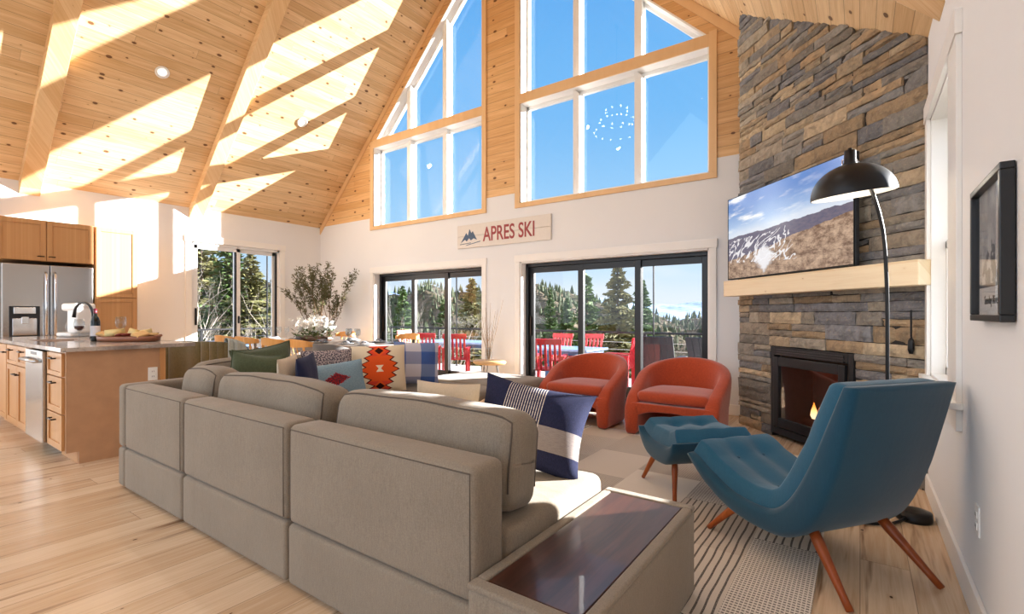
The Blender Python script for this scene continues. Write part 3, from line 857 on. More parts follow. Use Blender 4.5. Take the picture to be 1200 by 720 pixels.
# ------------------------------------------------------------------ sign APRES SKI
def text_obj(name, body, size, mat, parent, loc, rot, extrude=.002, sx=1.0, font=None, align='LEFT'):
    c = bpy.data.curves.new(name, 'FONT'); c.body = body; c.size = size; c.offset = .004 if size > .1 else 0; c.extrude = extrude; c.align_x = align
    o = bpy.data.objects.new(name, c); COL.objects.link(o); o.parent = parent; o.location = loc; o.rotation_euler = rot; o.scale = (sx, 1, 1)
    bpy.context.view_layer.update()
    dg = bpy.context.evaluated_depsgraph_get(); me = bpy.data.meshes.new_from_object(o.evaluated_get(dg))
    n = bpy.data.objects.new(name, me); COL.objects.link(n); n.parent = parent; n.location = loc; n.rotation_euler = rot; n.scale = (sx, 1, 1)
    me.materials.clear(); me.materials.append(M[mat]); bpy.data.objects.remove(o); n.name = name
    return n
M['sign_red'] = plain('worn_red_paint', (160, 74, 74), 0.8, var=0.25, vscale=60)
M['sign_blue'] = plain('worn_blue_paint', (84, 104, 130), 0.8, var=0.3, vscale=60)
M['sign_board'] = plain('whitewashed_board', (226, 220, 212), 0.8, var=0.06, vscale=20)
r = thing('apres_ski_sign', 'long whitewashed wooden sign reading APRES SKI between the upper windows', 'sign', (-5.55, YG - .03, 2.297))
m = MB(); m.box(0, 1.84, 0, .026, 0, .195); m.box(0, 1.84, 0, .026, .199, .385); m.build('board', 'sign_board', r, bevel=.003)
t = text_obj('lettering', 'APRES SKI', .30, 'sign_red', r, (.56, -.001, .085), (R(90), 0, 0), .002, 0.86)
L = t.dimensions.x; t.scale.x *= 1.16 / max(L, .01); t.scale.y = 1.08
m = MB()
for poly in ([(.08, .09), (.2, .25), (.235, .20), (.27, .31), (.31, .24), (.34, .27), (.43, .12), (.36, .15), (.3, .12), (.26, .16), (.21, .11), (.17, .14)],):
    m.prism(poly, -.003, .001)
m.prism([(.06, .06), (.3, .075), (.3, .085), (.06, .07)], -.003, .001); m.prism([(.2, .04), (.5, .085), (.5, .097), (.2, .05)], -.003, .001)
m.build('mountain_logo', 'sign_blue', r)

# ------------------------------------------------------------------ wall picture, outlets, lights
r = thing('framed_poster', 'black framed poster captioned Sunday River on the right wall', 'picture', (XR - .003, 2.01, 1.175), R(90))
# local x -> world y, local -y -> world +x ... build directly facing -x
def pic():
    W_, H_ = .475, .475; d = .035; t = .022
    f = MB(); f.box(0, W_, .0, d, 0, t); f.box(0, W_, 0, d, H_ - t, H_); f.box(0, t, 0, d, t, H_ - t); f.box(W_ - t, W_, 0, d, t, H_ - t)
    f.build('frame', 'black_frame', r, bevel=.003)
    def art(b, u, v):
        n = b.noise(b.vec(u * 6.0, v * 6.0), 1.0, 4)
        c = b.mix(n.ss(0.3, 0.7), lin((206, 208, 210)), lin((168, 170, 174)))
        rid = (u - 0.45).abs() * -0.9 + 0.62 + (n - 0.5) * 0.2
        c = b.mix(v.lt(rid) * n.gt(0.47), c, lin((104, 108, 116)))
        c = b.mix(v.lt(0.245), c, lin((84, 86, 92)))
        return b.mix(v.lt(0.22), c, lin((222, 222, 222)))
    M['poster_art'] = uvmat('poster_print', art, rough=.5, bump=False)
    s = MB(); s.quad((W_ - t, .012, t), (t, .012, t), (t, .012, H_ - t), (W_ - t, .012, H_ - t), [(0, 0), (1, 0), (1, 1), (0, 1)]); s.build('print', 'poster_art', r)
    g = MB(); g.box(t, W_ - t, .02, .023, t, H_ - t); g.build('glass', 'glass', r)
    tt = text_obj('caption', 'Sunday River', .042, 'black_frame', r, (W_ / 2 + .0, .0145, .058), (R(90), 0, R(180)), .0005, 1.0, align='CENTER')
pic()
def outlet(label, loc, rz):
    o = thing('wall_outlet', label, 'outlet', loc, rz)
    m = MB(); m.box(-.036, .036, -.006, 0, -.058, .058); m.build('plate', 'white_plastic', o, bevel=.003)
    for z in (-.022, .022):
        m = MB(); m.box(-.016, .016, -.009, -.005, z - .014, z + .014); s = m.build('socket', 'white_plastic', o, bevel=.003)
        m = MB(); m.box(-.008, -.005, -.0095, -.008, z - .006, z + .006); m.box(.005, .008, -.0095, -.008, z - .006, z + .006); m.build('slot', 'dark_plastic', s)
    return o
outlet('white power outlet low on the right wall below the framed poster', (XR, 2.581, .402), R(-90))
outlet('white power outlet on the wooden end of the kitchen island', (-5.079, 1.662, .671), R(90))

def downlight(label, x, y, left=True, power=25, group='recessed ceiling lights', tint=(1, .96, .92)):
    z = zc(x); ang = R(45) if left else R(-45)
    o = thing('ceiling_light', label, 'ceiling light', (x + (.002 if left else -.002), y, z - .002), 0, group, rot=(0, -ang, 0))
    m = MB(); m.lathe([(.062, 0), (.088, 0), (.09, -.006), (.085, -.012), (.066, -.012), (.058, 0.0)], 28); m.build('trim_ring', 'white_plastic', o, smooth=True)
    m = MB(); m.lathe([(.062, -.001), (.03, -.004), (.0001, -.005)], 24); m.build('lens', 'can_glow', o, smooth=True)
    l = bpy.data.lights.new('downlight_lamp', 'AREA'); l.shape = 'DISK'; l.size = .11; l.energy = power; l.color = tint
    lo = bpy.data.objects.new('downlight_lamp', l); COL.objects.link(lo); lo.parent = o; lo.location = (0, 0, -.02)
    return o
PW = 12
downlight('round white recessed light in the ceiling between the two visible beams', -8.003, 2.732, True, PW)
downlight('round white recessed light in a sunlit ceiling patch nearest the gable', -8.022, 4.861, True, PW)
for i, (x, y, lf) in enumerate(((-6.2, .55, True), (-3.1, .55, False), (-1.3, .55, False), (-1.3, 2.73, False), (-6.2, -1.6, True), (-3.1, -1.6, False), (-8.0, -1.6, True))):  # out-of-view downlights, added to light the room
    downlight('unseen recessed light added to brighten the near part of the room', x, y, lf, PW, 'unseen recessed lights added above the camera')

# chandelier hung from the ridge (seen mirrored in the gable window)
r = thing('chandelier', 'tiered ring chandelier of small round bulbs hanging from the ridge', 'chandelier', (XC, 2.1, 5.5))
m = MB(); m.tube([(0, 0, .55), (0, 0, RID - 5.5)], .008, 8); m.lathe([(.001, .0), (.07, 0), (.07, .03), (.001, .03)], 20, (0, 0, RID - 5.5 - .04)); m.build('rod', 'black_metal', r)
for (rad, z, n) in ((.52, .0, 14), (.40, .25, 11), (.26, .5, 8)):
    m = MB(); m.tube([(rad * cos(2 * pi * k / 32), rad * sin(2 * pi * k / 32), z) for k in range(33)], .007, 6, False)
    for k in range(3): m.tube([(rad * cos(2.1 * k), rad * sin(2.1 * k), z), (0, 0, .56)], .003, 5)
    ring = m.build('ring', 'black_metal', r, smooth=True)
    for k in range(n):
        a = 2 * pi * k / n; b = MB(); b.lathe([(.001, -.022), (.016, -.014), (.022, 0), (.016, .014), (.001, .022)], 8, (rad * cos(a), rad * sin(a), z - .03)); b.build('bulb', 'bulb_glow', ring, smooth=True)

# ------------------------------------------------------------------ kitchen
def shaker(m, p, u0, u1, z0, z1, axis, face, rail=.055, t=.02):
    """door front made of frame and sunken panel; axis 'x': runs along x, faces -y ; axis 'y': runs along y, faces +x"""
    def B(a, b, c, d, e0, e1):
        if axis == 'x': m.box(a, b, face - e1, face - e0, c, d)
        else: m.box(face + e0, face + e1, a, b, c, d)
    B(u0, u0 + rail, z0, z1, 0, t); B(u1 - rail, u1, z0, z1, 0, t); B(u0 + rail, u1 - rail, z0, z0 + rail, 0, t); B(u0 + rail, u1 - rail, z1 - rail, z1, 0, t)
    B(u0 + rail, u1 - rail, z0 + rail, z1 - rail, 0, t * .45)
def pull(parent, axis, face, u, z, length=.1, vertical=False):
    m = MB(); d = .028
    def P(a, zz, e): return (a, face - e, zz) if axis == 'x' else (face + e, a, zz)
    h = length / 2
    if vertical: pts = [P(u, z - h, .0), P(u, z - h, d), P(u, z + h, d), P(u, z + h, 0)]
    else: pts = [P(u - h, z, 0), P(u - h, z, d), P(u + h, z, d), P(u + h, z, 0)]
    m.tube(pts, .006, 8); return m.build('handle', 'bronze', parent)

KX = -8.85
# refrigerator
r = thing('refrigerator', 'stainless steel french door refrigerator with water dispenser', 'refrigerator', (KX, 1.73, 0))
m = MB(); m.box(-.68, -.075, -.455, .455, .02, 1.84); m.build('body', 'dark_plastic', r)
for (a, b, sgn) in ((-.455, -.003, -1), (.003, .455, 1)):
    m = MB(); m.box(-.07, 0, a, b, .66, 1.855); d = m.build('door', 'steel', r, bevel=.012, seg=3)
    hy = sgn * .045
    m = MB(); m.tube([(0, hy, .9), (.045, hy, .93), (.05, hy, 1.3), (.045, hy, 1.72), (0, hy, 1.75)], .017, 10); m.build('handle', 'chrome', d, smooth=True)
    if sgn < 0:
        m = MB(); m.box(-.005, .004, -.39, -.10, .90, 1.30); dsp = m.build('dispenser', 'dark_plastic', d, bevel=.006)
        m = MB(); m.box(.004, .012, -.35, -.14, 1.20, 1.285); m.box(.004, .03, -.28, -.21, 1.07, 1.16); m.box(.004, .012, -.36, -.13, .92, 1.14); m.build('nozzle', 'chrome', dsp, bevel=.004)
m = MB(); m.box(-.07, 0, -.455, .455, .08, .65); d = m.build('freezer_drawer', 'steel', r, bevel=.012, seg=3)
m = MB(); m.tube([(0, -.35, .58), (.05, -.33, .58), (.05, .33, .58), (0, .35, .58)], .016, 10); m.build('handle', 'chrome', d, smooth=True)
# cabinet over the refrigerator
r = thing('wall_cabinet', 'maple two-door cabinet mounted above the refrigerator', 'cabinet', (0, 0, 1.9))
m = MB(); m.box(XL + .002, KX, 1.21, 2.185, 0, .545); m.build('body', 'maple', r, bevel=.003)
for (a, b, u) in ((1.215, 1.685, 1.655), (1.695, 2.18, 1.725)):
    m = MB(); shaker(m, None, a, b, .005, .535, 'y', KX); d = m.build('door', 'maple', r, bevel=.002)
    pull(d, 'y', KX + .02, u - .02 if u < 1.69 else u + .02, .06, .06)
# pantry
r = thing('pantry_cabinet', 'tall maple pantry cabinet beside the refrigerator, partly sunlit', 'cabinet', (0, 0, 0))
m = MB(); m.box(XL + .002, KX, 2.20, 2.70, 0.0, 2.445); m.build('body', 'maple', r, bevel=.003)
for (a, b) in ((.12, 1.425), (1.437, 2.435)):
    m = MB(); shaker(m, None, 2.21, 2.69, a, b, 'y', KX); m.build('door', 'maple', r, bevel=.002)

# island
IX, IY = -5.08, 1.085
def base_cab(name, label, x0, x1, fronts):
    r = thing(name, label, 'cabinet', (0, 0, 0), group=None)
    m = MB(); m.box(x0, x1, IY + .001, 1.70, .10, .898); m.box(x0, x1, IY + .075, 1.66, 0, .10); m.build('body', 'maple', r, bevel=.002)
    for kind, a, b, c, d in fronts:
        q = MB(); shaker(q, None, a, b, c, d, 'x', IY, rail=.05 if d - c > .2 else .035); f = q.build(kind, 'maple', r, bevel=.002)
        if kind == 'drawer': pull(f, 'x', IY - .02, (a + b) / 2, d - .045, .12)
        else: pull(f, 'x', IY - .02, b - .03 if a < -6.8 else a + .03, d - .08, .10, False)
base_cab('drawer_cabinet', 'maple cabinet with three drawers at the near corner of the kitchen island', -5.56, -5.105,
         [('drawer', -5.55, -5.115, .70, .885), ('drawer', -5.55, -5.115, .405, .69), ('drawer', -5.55, -5.115, .115, .395)])
base_cab('sink_cabinet', 'maple sink cabinet with two doors left of the dishwasher', -7.15, -6.19,
         [('drawer', -7.14, -6.67, .70, .885), ('drawer', -6.66, -6.20, .70, .885), ('door', -7.14, -6.67, .115, .69), ('door', -6.66, -6.20, .115, .69)])
base_cab('end_cabinet', 'maple cabinet at the far left end of the kitchen island', -7.9, -7.16, [('door', -7.89, -7.17, .115, .885)])
r = thing('dishwasher', 'stainless steel dishwasher built into the kitchen island', 'dishwasher', (-5.875, IY, 0))
m = MB(); m.box(-.295, .295, .02, .58, .10, .88); m.box(-.295, .295, .09, .5, 0, .10); m.build('body', 'dark_plastic', r)
m = MB(); m.box(-.298, .298, -.045, .015, .11, .885); d = m.build('door', 'steel', r, bevel=.006)
m = MB(); m.tube([(-.25, -.045, .80), (-.25, -.085, .80), (.25, -.085, .80), (.25, -.045, .80)], .014, 10); m.build('handle', 'steel', d, smooth=True)
m = MB(); m.box(-.10, .10, -.047, -.044, .845, .87); m.build('control_strip', 'dark_plastic', d)
r = thing('island_panel', 'flat wooden end panel of the kitchen island facing the sofa', 'panel', (0, 0, 0))
m = MB(); m.box(-5.103, IX, IY, 1.745, .10, .898); m.box(-5.103, IX, IY + .078, 1.745, 0, .10); m.box(-7.9, -5.103, 1.702, 1.745, 0, .898); m.build('panel', 'maple_panel', r)
m = MB(); m.box(IX - .02, IX + .012, 1.715, 1.757, 0, .898); m.build('corner_post', 'maple', r)
r = thing('countertop', 'polished pale granite countertop covering the kitchen island', 'countertop', (0, 0, .90))
m = MB(); 
sx0, sx1, sy0, sy1 = -6.95, -6.30, 1.19, 1.55
for b in ((-8.0, sx0, 1.045, 1.985), (sx1, -5.04, 1.045, 1.985), (sx0, sx1, 1.045, sy0), (sx0, sx1, sy1, 1.985)): m.box(b[0], b[1], b[2], b[3], 0, .032)
m.build('slab', 'granite', r)
r = thing('kitchen_sink', 'undermount steel sink in the kitchen island', 'sink', (0, 0, .7))
m = MB(); m.box(sx0, sx1, sy0, sy1, .0, .01); m.box(sx0, sx0 + .008, sy0, sy1, 0, .19); m.box(sx1 - .008, sx1, sy0, sy1, 0, .19); m.box(sx0, sx1, sy0, sy0 + .008, 0, .19); m.box(sx0, sx1, sy1 - .008, sy1, 0, .19); m.build('basin', 'steel', r)
CT = .933
r = thing('kitchen_faucet', 'dark gooseneck faucet arching over the island sink', 'faucet', (-6.74, 1.66, CT), 0)
m = MB(); m.lathe([(.03, 0), (.03, .012), (.022, .02)], 16); m.build('base', 'black_metal', r, smooth=True)
pts = [(0, 0, .01), (0, 0, .22)] + [(-.17 + .17 * cos(a), -.04 * (1 - cos(a)), .24 + .15 * sin(a)) for a in [i * pi / 14 for i in range(0, 13)]] + [(-.345, -.08, .23)]
m = MB(); m.tube(pts, [.014] * (len(pts) - 2) + [.015, .019], 12); m.build('spout', 'black_metal', r, smooth=True)
m = MB(); m.tube([(0, .0, .07), (.0, .05, .085)], .008, 8); m.build('handle', 'black_metal', r, smooth=True)
# white appliance
r = thing('coffee_maker', 'white countertop coffee maker beyond the island sink', 'coffee maker', (-7.48, 1.71, CT), R(20))
m = MB(); m.rbox(.12, .13, .025, .02, TR(-.05, 0, .026)); m.build('base', 'white_plastic', r, smooth=True)
m = MB(); m.rbox(.085, .10, .17, .03, TR(.04, 0, .215)); m.build('body', 'white_plastic', r, smooth=True)
m = MB(); m.rbox(.125, .11, .045, .03, TR(.0, 0, .345)); m.build('head', 'white_plastic', r, smooth=True)
m = MB(); m.lathe([(.05, .05), (.065, .06), (.07, .12), (.05, .17), (.052, .18)], 20, (-.10, 0, 0)); m.build('carafe', 'glassware', r, smooth=True)
m = MB(); m.lathe([(.03, 0), (.03, .012), (.012, .02), (.001, .022)], 16, (.02, 0, .388)); m.build('lid', 'dark_plastic', r, smooth=True)
# wine bottle and glasses
r = thing('wine_bottle', 'dark wine bottle with burgundy foil and white label on the island', 'bottle', (-6.10, 1.52, CT))
m = MB(); m.lathe([(.0001, 0), (.036, 0), (.038, .01), (.038, .19), (.03, .225), (.016, .25), (.0145, .31), (.0145, .315)], 24); m.build('body', 'bottle', r, smooth=True)
m = MB(); m.lathe([(.0155, .245), (.0155, .318), (.0001, .32)], 20); m.build('foil', 'foil', r, smooth=True)
m = MB(); m.lathe([(.0385, .05), (.0385, .15)], 24, caps=False); m.build('label', 'label_paper', r, smooth=True)
def wine_glass(label, loc, wine, group=None, scale=1.0):
    r = thing('wine_glass', label, 'glass', loc, 0, group); r.scale = (scale,) * 3
    m = MB(); m.lathe([(.0001, .002), (.034, 0), (.034, .003), (.006, .008), (.0045, .09), (.012, .1), (.036, .125), (.043, .16), (.036, .215), (.035, .215), (.042, .16), (.035, .127), (.0001, .103)], 24); m.build('bowl', 'glassware', r, smooth=True)
    if wine:
        m = MB(); m.lathe([(.0001, .105), (.012, .107), (.034, .128), (.040, .15), (.0001, .15)], 24); m.build('wine', 'red_wine', r, smooth=True)
    return r
wine_glass('glass of red wine in front of the bottle on the island', (-6.10, 1.40, CT), True)
wine_glass('nearly empty wine glass behind the serving board on the island', (-6.16, 1.74, CT), False, scale=1.1)
# serving board with snacks
BD = (-5.83, 1.71)
r = thing('serving_board', 'oval wooden serving board holding snacks on the island counter', 'board', (BD[0], BD[1], CT), R(30))
m = MB(); m.surf(lambda u, v: ((.30 * min(1, v * 1.25) * (1 if v < .8 else 1 + (v - .8) * .15)) * cos(2 * pi * u), (.15 * min(1, v * 1.25)) * sin(2 * pi * u), .006 if v < .8 else .006 + (v - .8) * .22), 40, 10, closeu=True)
m.build('tray', 'board_wood', r, smooth=True, thick=.010)
m = MB(); m.tube([(.28, 0, .045), (.33, .0, .055), (.345, 0, .06)], .012, 8); m.build('handle', 'board_wood', r, smooth=True)
rn = random.Random(5)
T30 = TR(BD[0], BD[1], CT + .034, R(30))
def food(name, label, cat, mat, mk, n, group, spots):
    first = None
    for (x, y, rz) in spots:
        p = T30 @ Vector((x, y, 0))
        if first is None:
            o = mk().build(name, mat, smooth=True); first = o
        else:
            o = first.copy(); COL.objects.link(o)
        place(o, p + Vector((0, 0, .004 + .022 * rn.random() * (1 if cat in ('bread', 'cheese', 'salami') else 0))), rz + R(30), scale=1.5 if cat == 'grape' else 1.8); o.rotation_euler = (rn.uniform(-.35, .35), rn.uniform(-.35, .35), rz + R(30)); tag(o, label, cat, group)
def mk_bread():
    m = MB(); m.rbox(.035, .028, .008, .007, TR(0, 0, .0085)); return m
def mk_cheese():
    m = MB(); m.prism([(-.04, -.025), (.045, 0), (-.04, .025)], 0, .035, 'z'); return m
def mk_sal():
    m = MB(); m.lathe([(.0001, 0), (.026, .001), (.028, .005), (.0001, .009)], 16); return m
def mk_grape():
    m = MB(); m.lathe([(.0001, 0), (.009, .004), (.012, .012), (.009, .02), (.0001, .024)], 10); return m
food('bread_slice', 'slice of toasted bread on the wooden serving board', 'bread', 'bread', mk_bread, 5, 'bread slices on the serving board', [(-.22, -.03, .3), (-.16, .04, 1.0), (-.20, .06, .2), (.17, -.05, 1.3), (.21, .03, .5)])
food('cheese_wedge', 'pale cheese wedge on the wooden serving board', 'cheese', 'cheese', mk_cheese, 3, 'cheese wedges on the serving board', [(-.09, -.05, .3), (.02, .05, 2.0), (.10, .06, .9)])
food('salami_slice', 'round salami slice on the wooden serving board', 'salami', 'salami', mk_sal, 5, 'salami slices on the serving board', [(-.02, -.06, 0), (.045, -.055, 0), (.10, -.02, 0), (-.05, .015, 0), (.04, -.005, 0)])
food('grape', 'dark grape on the wooden serving board', 'grape', 'grape', mk_grape, 8, 'grapes on the serving board', [(-.11, .075, 0), (-.085, .085, 0), (-.06, .07, 0), (.15, .02, 0), (.165, .05, 0), (.14, .075, 0), (-.10, .02, 0), (-.125, .0, 0)])
r = thing('serving_fork', 'thin dark serving fork leaning across the snacks', 'fork', (BD[0] + .02, BD[1] + .01, CT + .035), R(40))
m = MB(); m.tube([(-.2, 0, .03), (.0, 0, .035), (.26, 0, .045)], .004, 6); m.build('shaft', 'black_metal', r)
m = MB()
for k in (-1, 0, 1): m.tube([(-.2, 0, .03), (-.22, k * .01, .03), (-.27, k * .01, .025)], .002, 5)
m.build('tines', 'black_metal', r)

# ------------------------------------------------------------------ soft furnishing helpers
def block(name, x0, x1, y0, y1, z0, z1, mat, parent, r=.03, puff=(0, 0, 0), wr=0.0, seed=0, n=8):
    hx, hy, hz = (x1 - x0) / 2, (y1 - y0) / 2, (z1 - z0) / 2
    m = MB(); rr = min(r, hx * .98, hy * .98, hz * .98)
    def warp(w):
        a, b, c = w.x / hx, w.y / hy, w.z / hz
        f = lambda p, q: (1 - min(1, p * p)) * (1 - min(1, q * q))
        d = Vector((a * puff[0] * f(b, c), b * puff[1] * f(a, c), c * puff[2] * f(a, b)))
        if wr:
            d += Vector((0, sin(w.x * 17 + seed + w.z * 5) * wr * (1 - c * .4), sin(w.x * 9 + seed * 2 + w.y * 6) * wr * .6))
        return w + d
    m.rbox(hx, hy, hz, rr, TR((x0 + x1) / 2, (y0 + y1) / 2, (z0 + z1) / 2), warp, n)
    return m.build(name, mat, parent, smooth=True, weld=True)

def piping_rect(parent, pts, rad=.0045, mat='sofa_piping'):
    m = MB(); m.tube(pts + [pts[0]], rad, 6, False); return m.build('piping', mat, parent, smooth=True)

def pillow(name, label, mat, w, h, t, loc, rot, group='throw pillows on the sectional sofa', piping=None, dent=.05):
    """upright pillow, local x = width, z = height, y = thickness (front is -y); base at z=0"""
    o = thing(name, label, 'pillow', loc, 0, group, rot)
    m = MB()
    def shp(sg):
        def fn(u, v):
            a, b = 2 * u - 1, 2 * v - 1
            e = 1 - dent * (1 - b * b) * abs(a) ** 3; g = 1 - dent * (1 - a * a) * abs(b) ** 3
            th = t / 2 * ((1 - abs(a) ** 2.6) * (1 - abs(b) ** 2.6)) ** .55
            th *= 1 + .06 * sin(a * 5 + sg) * sin(b * 4)
            return (w / 2 * a * e, sg * th, h / 2 + h / 2 * b * g)
        return fn
    m.surf(shp(-1), 22, 22, uv=True)
    q = shp(1); m.surf(lambda u, v: q(1 - u, v), 22, 22, uv=True)
    m.build('cover', mat, o, smooth=True, weld=False)
    if piping:
        pts = []
        f = shp(0)
        for k in range(20): pts.append(f(k / 20, 0))
        for k in range(20): pts.append(f(1, k / 20))
        for k in range(20): pts.append(f(1 - k / 20, 1))
        for k in range(20): pts.append(f(0, 1 - k / 20))
        mm = MB(); mm.tube(pts + [pts[0]], .006, 6, False); mm.build('edging', piping, o, smooth=True)
    return o

# ------------------------------------------------------------------ sectional sofa (each module a thing)
SZ0 = .018; BASE = .283; BT = .715; ST = .455
GS = 'sections of the taupe sectional sofa'
def near_module(label, x0, x1, corner=False, cushions=()):
    r = thing('sofa_section', label, 'sofa', ((x0 + x1) / 2, 1.165, 0), 0, GS)
    cx, cy = (x0 + x1) / 2, 1.165
    L = lambda x: x - cx
    g = .006
    block('base', L(x0) + g, L(x1) - g, 0.0, .93, SZ0, BASE, 'sofa', r, .022)
    b = block('backrest', L(x0) + g, L(x1) - g, .002, .165, BASE + .002, BT, 'sofa', r, .03, (0, .006, .006))
    a, c = L(x0) + g + .02, L(x1) - g - .02
    m = MB()
    for yy in (.012,):
        m.tube([(a, yy - .008, BASE + .02), (a, yy - .008, BT - .02), (c, yy - .008, BT - .02), (c, yy - .008, BASE + .02)], .003, 5, True)
    m.tube([(c + .006, .02, BT - .025), (c + .012, .15, BT - .025), (c + .012, .15, BASE + .02)], .003, 5)
    m.build('piping', 'sofa_piping', b)
    if corner:
        ar = block('arm', L(x0) - .112, L(x0) + .002, .0, .95, BASE + .002, BT, 'sofa', r, .03, (.005, 0, .005))
        block('arm_base', L(x0) - .112, L(x0) + .002, .0, .95, SZ0, BASE, 'sofa', r, .022)
    s = block('seat_cushion', L(x0) + g + (0), L(x1) - g, .17, .945, BASE + .002, ST, 'sofa', r, .045, (0, 0, .012))
    m = MB(); m.tube([(L(x0) + .05, .93, ST - .045), (L(x1) - .05, .93, ST - .045)], .004, 6); m.build('piping', 'sofa_piping', s)
    for (u0, u1, tilt, sd) in cushions:
        q = back_cushion(u1 - u0, .465, sd)
        q.parent = r; q.location = (L((u0 + u1) / 2), .165 + .15, ST + .014); q.rotation_euler = (R(tilt), 0, 0)
    if corner:
        q = back_cushion(.50, .48, 2.2, .07); q.parent = r; q.location = (L(x0) + .085, .63, ST + .014); q.rotation_euler = (R(-3), 0, R(-90))
    return r
def back_cushion(w, h, seed, hy=.105):
    hz = h / 2 * .78
    m = MB(); hx = w / 2
    def warp(p):
        a, b, c = p.x / hx, p.y / hy, p.z / hz
        f = (1 - min(1, a * a)) * (1 - min(1, c * c)); e = (1 - min(1, a * a))
        d = Vector((0, b * .035 * f, (c * .018 * e)))
        d.y += .008 * sin(p.x * 31 + seed + c * 2) * (1 - c) * .5 + .005 * sin(p.x * 13 + seed * 3)
        d.z += .0025 * sin(p.x * 15 + seed) * (1 if c > 0 else 0) - .016 * (abs(a) ** 6) * (1 if c > 0 else 0)
        return p + d
    m.rbox(hx, hy, hz, .07, TR(0, 0, hz), warp, 18)
    o = m.build('back_cushion', 'sofa', None, smooth=True, weld=True)
    mm = MB()
    for sg in (-1, 1):
        q = .0195; raw = [Vector((-(hx - q), sg * (hy - q), -hz + .08 + (2 * hz - .15) * k / 8)) for k in range(9)]
        raw += [Vector((-(hx - .029), sg * (hy - .029), hz - .029))]
        raw += [Vector(((-1 + 2 * k / 30) * (hx - .07), sg * (hy - q), hz - q)) for k in range(31)]
        raw += [Vector((hx - .029, sg * (hy - .029), hz - .029))]
        raw += [Vector((hx - q, sg * (hy - q), hz - .07 - (2 * hz - .15) * k / 8)) for k in range(9)]
        mm.tube([warp(p) + Vector((0, 0, hz)) for p in raw], .004, 6)
    mm.build('piping', 'sofa_piping', o, smooth=True)
    return o
near_module('taupe sofa section beside the wooden end table, nearest the camera', -2.045, -.97, cushions=((-2.06, -1.0, -7, 1.0),))
near_module('middle taupe sofa section along the back facing the kitchen floor', -3.135, -2.05, cushions=((-3.28, -2.16, -7, 4.0),))
near_module('taupe corner sofa section nearest the kitchen island', -4.07, -3.14, True, cushions=((-3.80, -3.32, -7, 7.0),))
def side_module(label, y0, y1, back=True, cushion=True, sunny=False):
    x0 = -4.18
    r = thing('sofa_section', label, 'sofa', (x0, (y0 + y1) / 2, 0), 0, GS); cy = (y0 + y1) / 2
    L = lambda y: y - cy; g = .006; wd = 1.20
    block('base', .0, wd, L(y0) + g, L(y1) - g, SZ0, BASE, 'sofa', r, .022)
    if back:
        block('backrest', .0, .165, L(y0) + g, L(y1) - g, BASE + .002, BT, 'sofa', r, .03)
    s = block('seat_cushion', .17 if back else .0, wd + .015, L(y0) + g, L(y1) - g, BASE + .002, ST, 'sofa', r, .05, (0, 0, .015))
    m = MB(); m.tube([(wd, L(y0) + .05, ST - .04), (wd, L(y1) - .05, ST - .04)], .004, 6); m.build('piping', 'sofa_piping', s)
    if cushion:
        q = back_cushion(y1 - y0 - .04, .48, y0 * 3, .07)
        q.parent = r; q.location = (.165 + .09, 0, ST + .014); q.rotation_euler = (R(-4), 0, R(-90))
    return r
side_module('taupe sofa section under the green and navy pillows, against the dining side', 2.125, 3.11)
side_module('taupe sofa section under the kilim and plaid pillows', 3.115, 3.98, cushion=True)
side_module('backless sunlit chaise end of the taupe sectional near the glass doors', 3.985, 4.92, back=False, cushion=False)

# pillows
def P_(label, mat, w, h, t, x, y, lean, roll, yaw, **kw):
    pillow('throw_pillow', label, mat, w, h, t, (x, y, ST + .02 + w / 2 * abs(sin(R(roll)))), (R(lean), R(roll), R(yaw)), **kw)
pillow('throw_pillow', 'navy pillow with white pinstripes and a grey band, nearest the end table', 'navy_stripe', .56, .42, .19, (-1.285, 1.855, ST + .022), (R(-24), R(10), R(20)), dent=.11)
P_('plain tan linen pillow tucked behind the navy striped pillow', 'tan_linen', .36, .40, .085, -1.607, 1.695, -5, 0, 10)
P_('large green velvet pillow in the sofa corner, right of the smaller green one', 'green_velvet', .46, .46, .15, -3.71, 2.00, -9, -7, 88, piping='green_velvet', dent=.10)
P_('green velvet pillow with pointed corners at the left of the sofa corner', 'green_velvet', .36, .42, .13, -3.60, 1.775, -8, 8, 58, piping='green_velvet', dent=.10)
P_('cream pillow standing on edge behind the dark navy one', 'cream', .36, .41, .09, -3.38, 1.97, -4, -3, 130)
P_('dark navy pillow standing on edge in front of the cream pillow', 'navy', .34, .41, .10, -3.315, 2.075, -4, -4, 128)
P_('grey flecked pillow with a small red motif behind the pale blue one', 'fleck', .46, .42, .13, -3.70, 2.50, -8, 0, 82)
P_('pale blue lumbar pillow embroidered with a red medallion', 'embroidered', .46, .31, .11, -3.46, 2.44, -12, -5, 76)
P_('cream kilim pillow with a serrated orange medallion', 'kilim', .49, .43, .13, -3.60, 2.95, -8, -1, 58, dent=.03)
P_('blue and white plaid pillow right of the kilim pillow', 'plaid', .47, .43, .13, -3.64, 3.44, -8, 3, 62)

# console / end table at the end of the sofa
r = thing('end_table', 'low upholstered end table with a dark wood top beside the sofa', 'table', (-.775, 1.64, 0))
block('body', -.195, .205, -.52, .50, SZ0, .372, 'sofa', r, .02, n=6)
m = MB(); y0, y1, x0, x1 = -.52, .50, -.195, .205
for b in ((x0, x1, y0, y0 + .05), (x0, x1, y1 - .05, y1), (x0, x0 + .04, y0 + .05, y1 - .05), (x1 - .04, x1, y0 + .05, y1 - .05)):
    m.box(b[0], b[1], b[2], b[3], .365, .386)
m.build('padded_rim', 'sofa', r, bevel=.009, seg=3)
m = MB(); m.box(x0 + .042, x1 - .042, y0 + .052, y1 - .052, .36, .382); m.build('top', 'espresso', r, bevel=.003)

